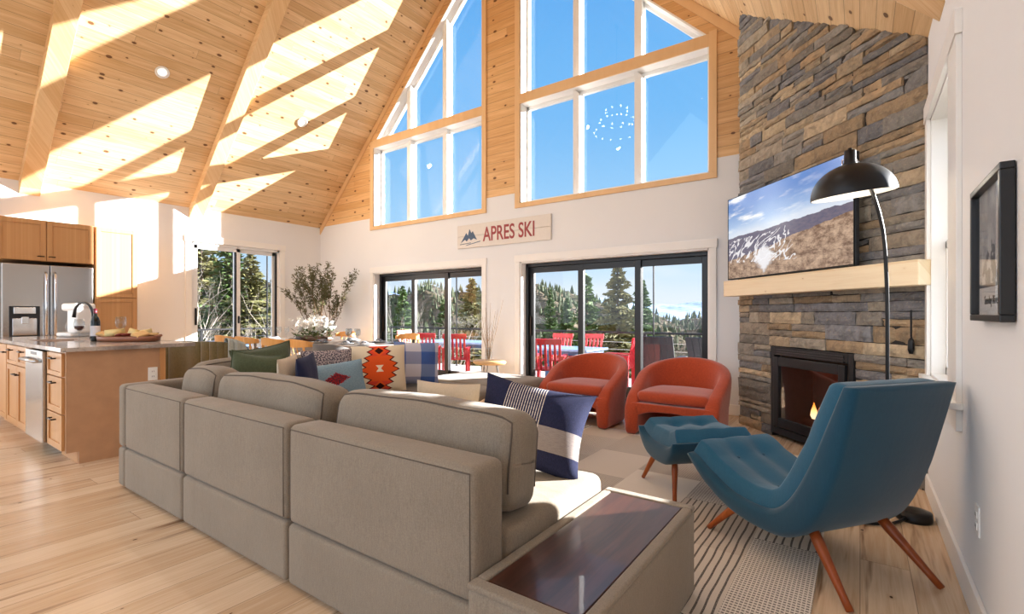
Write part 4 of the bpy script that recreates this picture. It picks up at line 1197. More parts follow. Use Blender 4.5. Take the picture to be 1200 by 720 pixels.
# rug
m = MB(); m.box(-2.75, -.16, 1.75, 4.72, .0, .012)
tag(m.build('area_rug', 'rug'), 'woven cream and charcoal patchwork rug under the blue lounge chair', 'rug')

# tan ottoman bench and book
r = thing('tan_pouf', 'round-cornered tan upholstered pouf beyond the striped pillow', 'pouf', (-2.48, 3.62, .013), R(20))
block('cushion', -.42, .42, -.30, .30, .05, .40, 'tan_hide', r, .09, (.01, .01, .02))
for (x, y) in ((-.3, -.2), (.3, -.2), (-.3, .2), (.3, .2)):
    q = MB(); q.lathe([(.02, 0), (.025, .06)], 12, (x, y, 0)); q.build('foot', 'dark_wood', r)
r = thing('book', 'thin pinkish book lying on the tan pouf', 'book', (-2.48, 3.66, .436), R(60))
m = MB(); m.box(-.09, .09, -.13, .13, 0, .003); m.box(-.09, .09, -.13, .13, .021, .024); m.box(-.092, -.089, -.13, .13, 0, .024); m.build('cover', 'paper', r)
m = MB(); m.box(-.088, .085, -.125, .125, .003, .021); m.build('pages', 'label_paper', r)

# ------------------------------------------------------------------ rust barrel chairs
def barrel_chair():
    r = thing('barrel_chair', 'x', 'chair', (0, 0, 0), 0, 'rust velvet barrel chairs by the glass doors')
    W, D = .435, .80     # half width, depth ; front at y=0, back at y=D ; centre line radius
    T = .062
    def path(t):   # t 0..1 -> centre line point, normal(outwards)
        Rr = W - T; ys = D - T - Rr * .95
        Ls = ys; La = pi * Rr; tot = 2 * Ls + La; s = t * tot
        if s < Ls: return Vector((-Rr, s)), Vector((-1, 0)), s / Ls
        if s > Ls + La: return Vector((Rr, tot - s)), Vector((1, 0)), (tot - s) / Ls
        a = (s - Ls) / Rr; n = Vector((-cos(a), sin(a) )); return Vector((n.x * Rr, ys + n.y * Rr * .95)), n, 1.0
    def sect(u, v):
        p, n, k = path(u)
        mid = 1 - abs(2 * u - 1)             # 0 at fronts, 1 at back
        sm = lambda a: a * a * (3 - 2 * a)
        kk = sin(mid * pi / 2) ** 1.15
        ztop = .375 + .345 * kk
        if mid < .10: ztop -= .07 * (1 - mid / .10) ** 2
        zb = .0 + .0 * mid
        # rounded section: v runs round the loop
        a = 2 * pi * v; ca, sa = cos(a), sin(a); e = .5
        X_ = math.copysign(abs(ca) ** e, ca); Z_ = math.copysign(abs(sa) ** .35, sa)
        tt = T * (1 + .25 * (1 - kk) * (0 if Z_ < 0 else .4))
        lean = .05 * kk * max(0, (Z_ + .2))
        off = X_ * tt + lean
        y_end = 0
        z = zb + .004 + (ztop - zb - .004) * (Z_ * .5 + .5)
        return (p.x + n.x * off, p.y + n.y * off, z)
    m = MB(); nu, nv = 48, 28
    m.surf(sect, nu, nv)
    # cap the two front ends, slightly bulged
    for u, sg in ((0, 1), (1, -1)):
        loop = [Vector(sect(u, k / nv)) for k in range(nv)]
        c = sum(loop, Vector()) / nv; c.y -= .02
        vs = [];fs = []
        mid = [q.lerp(c, .12) + Vector((0, -.014, 0)) for q in loop]
        vs = loop + mid + [c]
        for k in range(nv):
            k2 = (k + 1) % nv
            f = (k, k2, nv + k2, nv + k); g = (nv + k, nv + k2, 2 * nv)
            fs += [f, g] if sg < 0 else [f[::-1], g[::-1]]
        m.add(vs, fs)
    m.build('shell', 'rust', r, smooth=True, weld=True)
    # seat support between the sides (open beneath)
    m = MB()
    def apron(u, v):
        x = -(W - T) + 2 * (W - T) * u
        y = .0; z0 = .20 + .045 * (1 - (2 * u - 1) ** 2) - .08 * abs(2 * u - 1) ** 6; z1 = .33
        return (x, y, z0 + (z1 - z0) * v)
    F = [apron(i / 20, 0) for i in range(21)]
    poly = [(q[0], q[2]) for q in F] + [(W - T, .315), (-(W - T), .315)]
    m.prism(poly, -.005, D - .22, 'y'); m.build('seat_base', 'rust', r, bevel=.012)
    m = MB()
    def warp(p):
        a, b = p.x / .345, p.y / .30
        f = (1 - min(1, a * a)) * (1 - min(1, b * b))
        y = p.y
        xs = p.x * (1 - .22 * max(0, b) ** 2)
        return Vector((xs, y - .045 * (1 - a * a) * max(0, -b), p.z + .025 * f))
    m.rbox(.345, .29, .055, .05, TR(0, .335, .368), warp, 10); m.build('seat_cushion', 'rust', r, smooth=True, weld=True)
    return r
bc = barrel_chair()
place(bc, (-1.465, 4.60, 0.013), 0, 'rust velvet barrel chair on the right, closest to the fireplace')
b2 = copy_tree(bc); place(b2, (-2.53, 4.62, 0.013), 0, 'rust velvet barrel chair on the left, farther from the fireplace')

# ------------------------------------------------------------------ blue lounge chair + ottoman
def smooth_curve(P, n):
    out = []
    N = len(P)
    for i in range(N - 1):
        p0 = Vector(P[max(i - 1, 0)]); p1 = Vector(P[i]); p2 = Vector(P[i + 1]); p3 = Vector(P[min(i + 2, N - 1)])
        for k in range(n):
            t = k / n
            out.append(0.5 * ((2 * p1) + (-p0 + p2) * t + (2 * p0 - 5 * p1 + 4 * p2 - p3) * t * t + (-p0 + 3 * p1 - 3 * p2 + p3) * t ** 3))
    out.append(Vector(P[-1])); return out

def scoop(name_prefix, r, outer, inner, hw, mat_shell, mat_cush, tuft_rows, cush_t, wtop=1.0):
    """shell between outer and inner profile (a = local -y forward, z) extruded across x ; cushion on the inner profile"""
    O = smooth_curve([(a, z, 0) for a, z in outer], 6); I = smooth_curve([(a, z, 0) for a, z in inner], 6)
    n = len(O)
    m = MB()
    prof = O + I[::-1]
    rows = []
    e = .028
    ws = [(-hw, .0, 0), (-hw + e * .3, .0, .6), (-hw + e, .0, 1), (hw - e, .0, 1), (hw - e * .3, .0, .6), (hw, .0, 0)]
    ctr = [(O[i] + I[i]) / 2 for i in range(n)]; cc = ctr + ctr[::-1]
    vs = []; fs = []
    K = len(prof)
    for (x, _, g) in ws:
        for i, p in enumerate(prof):
            q = cc[i] + (p - cc[i]) * (.55 + .45 * g)
            t = (i if i < n else 2 * n - 1 - i) / (n - 1)
            vs.append((x * (1 + (wtop - 1) * t), -q.x, q.y))
    for w in range(len(ws) - 1):
        for i in range(K):
            i2 = (i + 1) % K
            fs.append((w * K + i, w * K + i2, (w + 1) * K + i2, (w + 1) * K + i))
    # side caps
    for w, flip in ((0, True), (len(ws) - 1, False)):
        for i in range(n - 1):
            a = w * K + i; b = w * K + i + 1; c = w * K + (K - 2 - i); d = w * K + (K - 1 - i)
            f = (a, b, c, d); fs.append(f if flip else f[::-1])
    m.add(vs, fs); m.build('shell', mat_shell, r, smooth=True, weld=True)
    # cushion
    Iv = I
    def nrm(i):
        a = Iv[max(i - 1, 0)]; b = Iv[min(i + 1, n - 1)]; d = (b - a).normalized(); return Vector((d.y, -d.x, 0))
    sgn = 1
    mid = n // 2
    test = nrm(mid)
    if test.y < 0: sgn = -1
    m = MB(); hwc = hw - .035
    cols = 3
    def top(u, v, remap=False):
        if remap: u = .5 - .5 * cos(pi * u); v = .5 - .5 * cos(pi * v)
        f = u * (n - 1); i = int(min(f, n - 2)); t = f - i
        p = Iv[i].lerp(Iv[i + 1], t); nn = (nrm(i).lerp(nrm(i + 1), t)).normalized() * sgn
        x = (2 * v - 1)
        d = 0.0
        bumpx = abs(sin(v * pi * cols)) ** .5; bumpu = abs(sin(u * pi * tuft_rows)) ** .5
        seam = (bumpx * .09 + .91) * (bumpu * .09 + .91)
        edge = min(1, (min(u, 1 - u) * 30)) ** .5 * min(1, (min(v, 1 - v) * 26)) ** .5
        # tufts
        for tu in range(1, tuft_rows):
            for tv in range(1, cols):
                q = ((u - tu / tuft_rows) * 9) ** 2 + ((v - tv / cols) * 7) ** 2
                d += .5 * math.exp(-q * 1.5)
        h = cush_t * edge * seam * max(.25, (1 - .55 * d)) + .002
        q = p + nn * h
        wt = 1 + (wtop - 1) * u
        return (x * hwc * wt, -q.x, q.y)
    def bot(u, v):
        f = u * (n - 1); i = int(min(f, n - 2)); t = f - i
        p = Iv[i].lerp(Iv[i + 1], t); wt = 1 + (wtop - 1) * u
        return ((2 * v - 1) * hwc * wt, -p.x, p.y)
    m.surf(lambda u, v: top(u, v, True), 56, 44); m.surf(lambda u, v: bot(u, 1 - v), 24, 4)
    c = m.build('cushion', mat_cush, r, smooth=True)
    m = MB()
    for tu in range(1, tuft_rows):
        for tv in range(1, cols):
            p = top(tu / tuft_rows, tv / cols); m.lathe([(.0001, -.004), (.012, 0), (.008, .006), (.0001, .008)], 10, p)
    m.build('button', mat_shell, c, smooth=True)
    return r
cf = Vector((-.806, .592)); CA = math.atan2(cf.y, cf.x) + pi / 2     # local -y -> facing
r = thing('lounge_chair', 'teal blue tufted scoop lounge chair with splayed wooden legs', 'chair', (-.185, 2.832, 0.0), CA)
outer = [(.575, .375), (.52, .318), (.423, .245), (.236, .170), (.034, .152), (-.116, .182), (-.24, .29), (-.335, .50), (-.392, .71), (-.438, .905)]
inner = [(.560, .392), (.50, .372), (.40, .325), (.24, .268), (.06, .258), (-.04, .29), (-.13, .39), (-.225, .57), (-.30, .74), (-.372, .905)]
scoop('lounge', r, outer, inner, .302, 'teal_dark', 'teal', 5, .085, 1.0)
def leg(parent, a, b, r0=.022, r1=.014):
    m = MB(); a = Vector(a); b = Vector(b); P = [a.lerp(b, t) for t in (0, .2, .5, .8, 1)]
    m.tube(P, [r0 * .9, r0, (r0 + r1) / 2, r1 * 1.05, r1], 12); return m.build('leg', 'leg_wood', parent, smooth=True)
# local coordinates: x across, -y forward
for sx in (-1, 1):
    leg(r, (sx * .24, -.235, .20), (sx * .293, -.40, .019))
    leg(r, (sx * .21, .165, .24), (sx * .272, .39, .002), .025, .015)
of = Vector((-.70, .714)); OA = math.atan2(of.y, of.x) + pi / 2
r = thing('ottoman', 'teal blue tufted ottoman in front of the matching lounge chair', 'ottoman', (-.915, 3.445, 0.0125), OA)
oo = [(.265, .375), (.24, .30), (.15, .215), (.0, .19), (-.15, .215), (-.24, .30), (-.265, .375)]
oi = [(.248, .375), (.2, .345), (.12, .322), (0, .315), (-.12, .322), (-.2, .345), (-.248, .375)]
scoop('ottoman', r, oo, oi, .30, 'teal_dark', 'teal', 3, .10, 1.0)
for sx in (-1, 1):
    for sy in (-1, 1):
        leg(r, (sx * .22, sy * .13, .225), (sx * .275, sy * .235, .007), .02, .013)

# ------------------------------------------------------------------ floor lamp
LX, LY = .125, 3.455
ld = Vector((-.62, -.12)).normalized() if False else Vector((-.171, -.122)).normalized()
r = thing('floor_lamp', 'black arched floor lamp with a dome shade beside the stone wall', 'lamp', (LX, LY, 0))
m = MB(); m.tube([(-.20 + .2 * cos(a), .06 + .2 * sin(a) * .55, .012) for a in [i * pi / 16 + pi for i in range(0, 17)]], .009, 8); m.build('base_ring', 'black_metal', r, smooth=True)
m = MB(); m.lathe([(.0001, 0), (.085, 0), (.088, .01), (.085, .05), (.05, .056), (.0001, .058)], 28, (.13, .22, 0)); m.build('base_weight', 'black_metal', r, smooth=True)
m = MB(); m.tube([(0, 0, .012), (.06, .10, .014), (.13, .22, .03)], .009, 8); m.build('base_bar', 'black_metal', r, smooth=True)
pts = smooth_curve([(0, 0, .0), (0, 0, .5), (.0, 0, 1.1), (-.004, -.002, 1.4), (-.02, -.012, 1.66), (-.062, -.044, 1.86), (-.115, -.082, 1.995), (-.150, -.107, 2.055), (-.171, -.122, 2.075)], 6)
m = MB(); m.tube(pts, .010, 10); m.build('pole', 'black_metal', r, smooth=True)
SX, SY = -.171, -.122
m = MB(); m.lathe([(.0001, 2.13), (.01, 2.13), (.012, 2.12), (.028, 2.115), (.03, 2.05), (.034, 2.045), (.034, 2.03)], 20, (SX, SY, 0)); m.build('socket', 'black_metal', r, smooth=True)
m = MB(); m.tube([(SX - .036, SY, 2.07), (SX - .036, SY, 2.02)], .004, 6); m.tube([(SX - .036, SY, 2.07), (SX + .03, SY + .02, 2.065), (SX + .075, SY + .04, 1.99)], .004, 6); m.build('bracket', 'chrome', r, smooth=True)
prof = [(.205 * sin(t), 1.865 + .178 * cos(t)) for t in [i * (pi / 2) / 16 for i in range(17)]]
TS = Matrix.Translation((SX, SY, 2.04)) @ Matrix.Rotation(R(-4), 4, 'Y') @ Matrix.Rotation(R(6.5), 4, 'X') @ Matrix.Translation((-SX, -SY, -2.04))
m = MB(); m.lathe([(max(a, .0001), b) for a, b in prof] , 40, (SX, SY, 0), TS, caps=False); sh = m.build('shade', 'black_metal', r, smooth=True)
m = MB(); m.lathe([(max(a * .975, .0001), 1.865 + (b - 1.865) * .96) for a, b in prof], 40, (SX, SY, 0), TS, caps=False); m.build('shade_lining', 'white_plastic', sh, smooth=True)
m = MB(); m.lathe([(.0001, 1.885), (.03, 1.892), (.042, 1.925), (.03, 1.96), (.0001, 1.975)], 16, (SX, SY, 0)); m.build('bulb', 'lamp_glow', r, smooth=True)
l = bpy.data.lights.new('floor_lamp_bulb', 'POINT'); l.energy = 3; l.color = (1, .85, .66); l.shadow_soft_size = .05
lo = bpy.data.objects.new('floor_lamp_bulb', l); COL.objects.link(lo); lo.parent = r; lo.location = (SX, SY, 1.872)

# ------------------------------------------------------------------ side tables between the doors
r = thing('live_edge_stool', 'light live-edge wooden side table with thin metal legs holding a twig vase', 'table', (-4.62, 5.86, 0))
m = MB(); m.lathe([(.0001, .43), (.25, .43), (.275, .445), (.28, .47), (.268, .485), (.0001, .485)], 28); m.v = [(x * (1 + .06 * sin(3 * math.atan2(y, x))), y * .72, z) for x, y, z in m.v]; m.build('top', 'live_edge', r, smooth=True, bevel=.0)
for k in range(3):
    a = 2 * pi * k / 3 + .3; c_, s_ = cos(a), sin(a)
    m = MB(); m.tube([(.14 * c_ - .03 * s_, .10 * s_ + .03 * c_, .43), (.22 * c_, .16 * s_, .0), (.14 * c_ + .03 * s_, .10 * s_ - .03 * c_, .43)], .005, 6); m.build('leg', 'black_metal', r)
r = thing('twig_vase', 'glass vase of tall dry twigs on the live-edge side table', 'vase', (-4.62, 5.86, .487))
m = MB(); m.lathe([(.0001, 0), (.045, 0), (.052, .02), (.055, .12), (.045, .18), (.05, .2), (.046, .2), (.041, .18), (.05, .12), (.047, .02), (.0001, .006)], 20); m.build('vase', 'glassware', r, smooth=True)
rn = random.Random(3)
for k in range(11):
    a = rn.uniform(0, 6.28); sp = rn.uniform(.08, .34); h = rn.uniform(.45, .72)
    bx = sp * cos(a) * 1.1 + .05; by = sp * sin(a) * .35
    P = [(.02 * cos(a), .02 * sin(a), .02), (bx * .25, by * .25, .22), (bx * .65, by * .6, .22 + (h - .1) * .55), (bx, by, .2 + h)]
    m = MB(); P2 = smooth_curve(P, 4); m.tube(P2, [.0045 - .003 * i / len(P2) for i in range(len(P2))], 5)
    for j in range(2):
        q = Vector(P2[len(P2) * (2 + j) // 5]); m.tube([q, q + Vector((rn.uniform(-.08, .08), rn.uniform(-.03, .03), rn.uniform(.06, .14)))], [.002, .001], 4)
    m.build('twig', 'twig', r)
r = thing('round_side_table', 'small black round metal side table near the chaise', 'table', (-4.55, 5.40, 0))
m = MB(); m.lathe([(.0001, .33), (.19, .33), (.2, .335), (.2, .352), (.192, .352), (.19, .342), (.0001, .342)], 32); m.build('top', 'black_metal', r, smooth=True)
for k in range(3):
    a = 2 * pi * k / 3; m = MB(); m.tube([(.15 * cos(a), .15 * sin(a), .33), (.17 * cos(a), .17 * sin(a), 0)], .007, 6); m.build('leg', 'black_metal', r)

# ------------------------------------------------------------------ dining area
TX0, TX1, TY0, TY1, TZ = -8.55, -5.42, 4.12, 5.12, .76
r = thing('dining_table', 'long dining table set for a meal behind the sofa', 'table', ((TX0 + TX1) / 2, (TY0 + TY1) / 2, 0))
hx, hy = (TX1 - TX0) / 2, (TY1 - TY0) / 2
m = MB(); m.box(-hx, hx, -hy, hy, TZ - .045, TZ); m.build('top', 'table_top', r, bevel=.006)
m = MB(); m.box(-hx + .12, hx - .12, -hy + .1, hy - .1, TZ - .13, TZ - .046); m.build('apron', 'table_top', r)
for sx in (-1, 1):
    for sy in (-1, 1):
        m = MB(); m.box(sx * (hx - .13) - .04, sx * (hx - .13) + .04, sy * (hy - .12) - .04, sy * (hy - .12) + .04, 0, TZ - .046); m.build('leg', 'table_top', r)
def dining_chair():
    r = thing('dining_chair', 'x', 'chair', (0, 0, 0), 0, 'oak dining chairs along the near side of the table')
    m = MB(); m.rbox(.22, .21, .022, .02, TR(0, 0, .45)); m.build('seat', 'grey_dark', r, smooth=True)
    for sx in (-1, 1):
        m = MB(); m.tube([(sx * .19, .18, .44), (sx * .2, .2, 0)], [.018, .013], 8); m.build('leg', 'chair_oak', r)
        m = MB(); m.tube([(sx * .2, -.24, 0), (sx * .195, -.20, .45), (sx * .2, -.25, .80)], [.013, .019, .015], 8); m.build('leg', 'chair_oak', r)
    # wrap-around top rail
    m = MB()
    P = smooth_curve([(-.235, -.14, .80), (-.225, -.22, .81), (-.13, -.285, .815), (0, -.30, .818), (.13, -.285, .815), (.225, -.22, .81), (.235, -.14, .80)], 6)
    vs = []; fs = []
    for i, p in enumerate(P):
        d = (P[min(i + 1, len(P) - 1)] - P[max(i - 1, 0)]).normalized(); nn = Vector((-d.y, d.x, 0)) * .014; t = i / (len(P) - 1); hh = .026 + .028 * sin(pi * t)
        for a, b in ((-1, -1), (1, -1), (1, 1), (-1, 1)): vs.append(p + nn * a + Vector((0, 0, b * hh)))
    for i in range(len(P) - 1):
        for k in range(4): fs.append((i * 4 + k, i * 4 + (k + 1) % 4, (i + 1) * 4 + (k + 1) % 4, (i + 1) * 4 + k))
    fs += [(0, 1, 2, 3), tuple(len(vs) - 4 + k for k in (3, 2, 1, 0))]
    m.add(vs, fs); m.build('top_rail', 'chair_oak', r, bevel=.005)
    for x in (-.09, 0, .09):
        m = MB(); m.tube([(x, -.2, .46), (x * 1.05, -.285, .79)], .007, 6); m.build('spindle', 'chair_oak', r)
    return r
dc = dining_chair()
DC = [(-8.02, 3.78, 'oak dining chair at the left end of the near side of the table'), (-7.37, 3.78, 'second oak dining chair from the left along the near side of the table'),
      (-6.62, 3.78, 'oak dining chair in front of the white flower centrepiece'), (-6.0, 3.78, 'oak dining chair beside the grey upholstered dining chair')]
for i, (x, y, lb) in enumerate(DC):
    o = dc if i == 0 else copy_tree(dc); place(o, (x, y, 0), 0, lb)
r = thing('upholstered_dining_chair', 'grey upholstered dining chair at the right end of the near table side', 'chair', (-5.38, 3.74, 0))
m = MB(); m.rbox(.25, .24, .05, .04, TR(0, .02, .43)); m.build('seat', 'grey_dark', r, smooth=True)
m = MB(); m.surf(lambda u, v: (.27 * -cos(pi * u), -.02 - .24 * sin(pi * u) , .40 + .43 * v - .06 * abs(2 * u - 1) ** 3 * v), 20, 8); m.build('backrest', 'grey_dark', r, smooth=True, thick=.05)
for sx in (-1, 1):
    for sy in (-1, 1):
        m = MB(); m.tube([(sx * .18, sy * .16, .40), (sx * .2, sy * .19, 0)], [.016, .011], 8); m.build('leg', 'black_metal', r)
# far-side chairs
for i, (x, lb) in enumerate(((-7.9, 'left oak dining chair on the far side of the table'), (-6.2, 'right oak dining chair on the far side of the table'))):
    o = copy_tree(dc); place(o, (x, 5.48, 0), pi, lb, 'oak dining chairs along the far side of the table')
# place settings
def lathe_obj(name, prof, mat, n=24): return MB().lathe(prof, n).build(name, mat, smooth=True)
pl = None; nk = None; gl = None; k = 0
for (yy, side) in ((4.34, 'near'), (4.90, 'far')):
    for j, x in enumerate((-8.05, -7.38, -6.66, -6.02, -5.66 if side == 'x' else -5.62)):
        if pl is None:
            pl = lathe_obj('dinner_plate', [(.0001, .004), (.075, .002), (.13, .016), (.132, .02), (.075, .008), (.0001, .008)], 'stoneware'); o = pl
            m = MB(); m.surf(lambda u, v: (-.05 + .10 * u + .01 * sin(v * 7), -.1 + .2 * v, .008 + .028 * sin(pi * u) + .006 * sin(9 * v)), 8, 12); nk = m.build('napkin', 'slate_napkin', smooth=True, thick=.006); q = nk
        else:
            o = pl.copy(); COL.objects.link(o); q = nk.copy(); COL.objects.link(q)
        place(o, (x, yy, TZ + .001), 0); tag(o, 'stoneware plate set along the %s side of the dining table' % side, 'plate', 'plates along the %s side of the dining table' % side)
        place(q, (x, yy, TZ + .014), R(12 * j + 5)); tag(q, 'slate napkin folded on a plate along the %s side of the dining table' % side, 'napkin', 'napkins along the %s side of the dining table' % side)
GL = None
for (x, y) in ((-8.35, 4.45), (-8.22, 4.55), (-8.1, 4.62), (-6.28, 4.55), (-6.16, 4.62), (-6.06, 4.56), (-6.4, 4.66), (-6.2, 4.5)):
    g = 'wine glasses at the left end of the dining table' if x < -7 else 'wine glasses at the right end of the dining table'
    lb = 'clear wine glass clustered at the %s end of the dining table' % ('window' if x < -7 else 'glass door')
    if GL is None: GL = wine_glass(lb, (x, y, TZ), False, g, 1.0); o = GL
    else: o = copy_tree(GL); place(o, (x, y, TZ), 0, lb, g)
# centrepiece
r = thing('flower_centrepiece', 'long planter of white flowers and greenery on the dining table', 'flowers', (-7.18, 4.55, TZ)); r.scale = (1.15, 1.2, 1.2)
m = MB(); m.rbox(.32, .09, .035, .03, TR(0, 0, .037)); m.build('planter', 'dark_wood', r, smooth=True)
rn = random.Random(9)
m = MB()
for k in range(220):
    x = rn.uniform(-.34, .34); y = rn.uniform(-.14, .14); z = rn.uniform(.06, .15); a = rn.uniform(0, 6.28); t = rn.uniform(-.5, .8); L_ = rn.uniform(.05, .09)
    T = TR(x, y, z, a, 0, -t)
    m.add([(0, 0, 0), (L_ * .5, .014, .006), (L_, 0, 0), (L_ * .5, -.014, .006)], [(0, 1, 2, 3)], T=T)
m.build('greenery', 'lettuce', r)
fl = MB(); 
for j in range(6):
    a = j * pi / 3; T = TR(0, 0, 0, a, 0, -.5); fl.add([(0, 0, 0), (.022, .014, .006), (.036, 0, .012), (.022, -.014, .006)], [(0, 1, 2, 3)], T=T)
for j in range(5):
    a = j * 1.256 + .4; T = TR(0, 0, .006, a, 0, -1.0); fl.add([(0, 0, 0), (.016, .010, .004), (.026, 0, .008), (.016, -.010, .004)], [(0, 1, 2, 3)], T=T)
f0 = fl.build('blossom', 'flower', r); nfl = 0
for k in range(84):
    o = f0 if k == 0 else f0.copy()
    if k: COL.objects.link(o)
    o.parent = r; x = rn.uniform(-.36, .36); y = rn.uniform(-.14, .14)
    o.location = (x, y, .12 + .19 * rn.random() * (1 - (y / .2) ** 2) + .03 * sin(x * 14)); o.rotation_euler = (rn.uniform(-.6, .6), rn.uniform(-.6, .6), rn.uniform(0, 6))
    s = rn.uniform(1.2, 2.0); o.scale = (s, s, s)
# tufted olive settee
r = thing('tufted_settee', 'olive channel-tufted velvet settee between the island and the dining table', 'settee', (-6.95, 2.95, 0), R(18))
m = MB(); NCH = 14
def sett(u, v):
    a = pi * (0.02 + .96 * u); ch = abs(sin(u * pi * NCH)) ** .6 * .032
    rr = .0 + ch
    x = -(.62 + rr) * cos(a) * 1.0; x = math.copysign(abs(cos(a)) ** .55, -cos(a)) * (.60 + ch); y = -(abs(sin(a)) ** .55) * (.36 + ch)
    top = .86 - .10 * abs(2 * u - 1) ** 4
    e = sin(v * pi) ** .2 if False else 1
    return (x, y, .16 + (top - .16) * v)
m.surf(sett, 112, 10); m.build('backrest', 'olive_velvet', r, smooth=True, thick=.07)
m = MB(); m.rbox(.54, .32, .12, .05, TR(0, .0, .33)); m.build('seat', 'olive_velvet', r, smooth=True)
for sx in (-1, 1):
    for sy in (-1, 1):
        m = MB(); m.tube([(sx * .45, sy * .25, .22), (sx * .48, sy * .27, 0)], [.02, .014], 8); m.build('leg', 'dark_wood', r)
r = thing('throw_blanket', 'pale grey throw draped over the right end of the olive settee', 'blanket', (-6.95, 2.95, 0), R(18))
m = MB()
def thr(u, v):
    q = .80 + .17 * u; p = sett(q, 1.0); a = Vector((p[0], p[1], 0)).normalized()
    s = (v - .5) * 2; off = .08 if s < 0 else -.08
    z = .905 - abs(s) ** 1.5 * .42 if abs(s) > .12 else .915
    o = off * min(1, abs(s) / .15) + .004 * sin(u * 26) * (1 if s < 0 else -1)
    return (p[0] + a.x * o * 1.15, p[1] + a.y * o * 1.15, z - (.86 - p[2]))
m.surf(thr, 24, 24); m.build('cloth', 'grey_throw', r, smooth=True, thick=.008)

# olive tree in the corner
r = thing('potted_tree', 'leafy potted olive tree in the far corner behind the dining table', 'plant', (-8.42, 5.52, 0)); r.scale = (1.0, 1.0, 1.07)
m = MB(); m.lathe([(.0001, 0), (.16, 0), (.2, .1), (.22, .36), (.2, .4), (.19, .38), (.0001, .36)], 28); m.build('pot', 'pot', r, smooth=True)
rn = random.Random(8); st = MB(); lf = MB()
def leafy(p, d, L, rad, depth):
    P = [Vector(p)]; dd = Vector(d).normalized()
    for i in range(4):
        dd = (dd + Vector((rn.uniform(-.16, .16), rn.uniform(-.16, .16), rn.uniform(-.02, .1)))).normalized(); P.append(P[-1] + dd * L / 4)
    st.tube(P, [rad * (1 - .16 * i) for i in range(5)], 5, False)
    if depth <= 1:
        for i in range(1, 5):
            for k in range(8):
                q = P[i] + Vector((rn.uniform(-.03, .03), rn.uniform(-.03, .03), rn.uniform(-.03, .03))); s = rn.uniform(.04, .065)
                T = Matrix.Translation(q) @ Matrix.Rotation(rn.uniform(0, 6.28), 4, 'Z') @ Matrix.Rotation(rn.uniform(-1.2, .6), 4, 'Y') @ Matrix.Rotation(rn.uniform(-1, 1), 4, 'X')
                lf.add([(0, 0, 0), (s * .5, s * .2, .002), (s, 0, 0), (s * .5, -s * .2, .002)], [(0, 1, 2, 3)], T=T)
    if depth > 0:
        for k in range(rn.choice((2, 3))):
            i = rn.choice((2, 3, 4)); v = Vector((rn.uniform(-1, 1), rn.uniform(-1, 1), rn.uniform(.2, 1.2))).normalized()
            leafy(P[i], dd * .9 + v * .65, L * rn.uniform(.62, .8), rad * .62, depth - 1)
for k in range(7):
    a = 2 * pi * k / 7; leafy((.03 * cos(a), .03 * sin(a), .36), (.24 * cos(a), .24 * sin(a), 1), .70, .014, 3)
st.build('trunk', 'stem', r, smooth=True); lf.build('leaves', 'leaf', r)

# ------------------------------------------------------------------ outside: deck
DZ = -.15; RY = 9.6; DX0 = -13.2
m = MB(); up = lambda p, n: (p.x, p.y)
m.box(DX0, 2.2, YO, RY + .1, DZ - .2, DZ); m.box(DX0, XL - .2, -1.0, YO, DZ - .2, DZ)
struct(m.build('deck_floor', 'deck', uvbox=up))
def railing(label, p0, p1, name='deck_railing'):
    a = Vector(p0); b = Vector(p1); L = (b - a).length; ang = math.atan2((b - a).y, (b - a).x)
    r = thing(name, label, 'railing', (a.x, a.y, DZ), ang)
    n = max(2, int(L / 1.9))
    for i in range(n + 1):
        x = L * i / n; q = MB(); q.box(x - .025, x + .025, -.025, .025, 0, .94); q.build('post', 'black_metal', r)
    q = MB(); q.box(0, L, -.04, .04, .94, .98); q.build('top_rail', 'black_metal', r)
    for k in range(5):
        q = MB(); q.tube([(0, 0, .14 + .155 * k), (L, 0, .14 + .155 * k)], .004, 5); q.build('cable', 'steel', r)
railing('black cable deck railing beyond the sliding doors', (DX0 + .1, RY), (2.2, RY))
railing('black cable deck railing on the left side of the house', (DX0 + .1, -1.0), (DX0 + .1, RY - .1))

C0 = Vector((0, 0, CAM_H)); FW = Vector((-sin(YAW), cos(YAW), 0)); RT = Vector((cos(YAW), sin(YAW), 0))
def at(px, d): q = (FW + RT * ((px - 600) / F_PX)) * d; return q.x, q.y      # ground point at a bearing and depth
def pole(label, x, y, top):
    r = thing('light_pole', label, 'pole', (x, y, DZ))
    m = MB(); m.tube([(0, 0, 0), (0, 0, top - DZ)], .018, 8); m.build('shaft', 'black_metal', r)
    m = MB(); m.box(-.06, .06, -.06, .06, 0, .012); m.build('base_plate', 'black_metal', r)
    m = MB(); m.lathe([(.0001, 0), (.03, .01), (.03, .05), (.0001, .06)], 10, (0, 0, top - DZ)); m.build('cap', 'black_metal', r)
xx, yy = at(766, 9.6); pole('thin black pole at the railing seen through the right glass door', xx * 9.45 / yy, 9.45, 3.2)
xx, yy = at(535, 11.5); pole('thin black pole at the railing seen through the left glass door', xx * 9.45 / yy, 9.45, 3.2)
xx, yy = at(313, 10.0); k = (DX0 + .35) / xx; pole('thin black pole with a cap outside the left window', DX0 + .35, yy * k, 2.75)

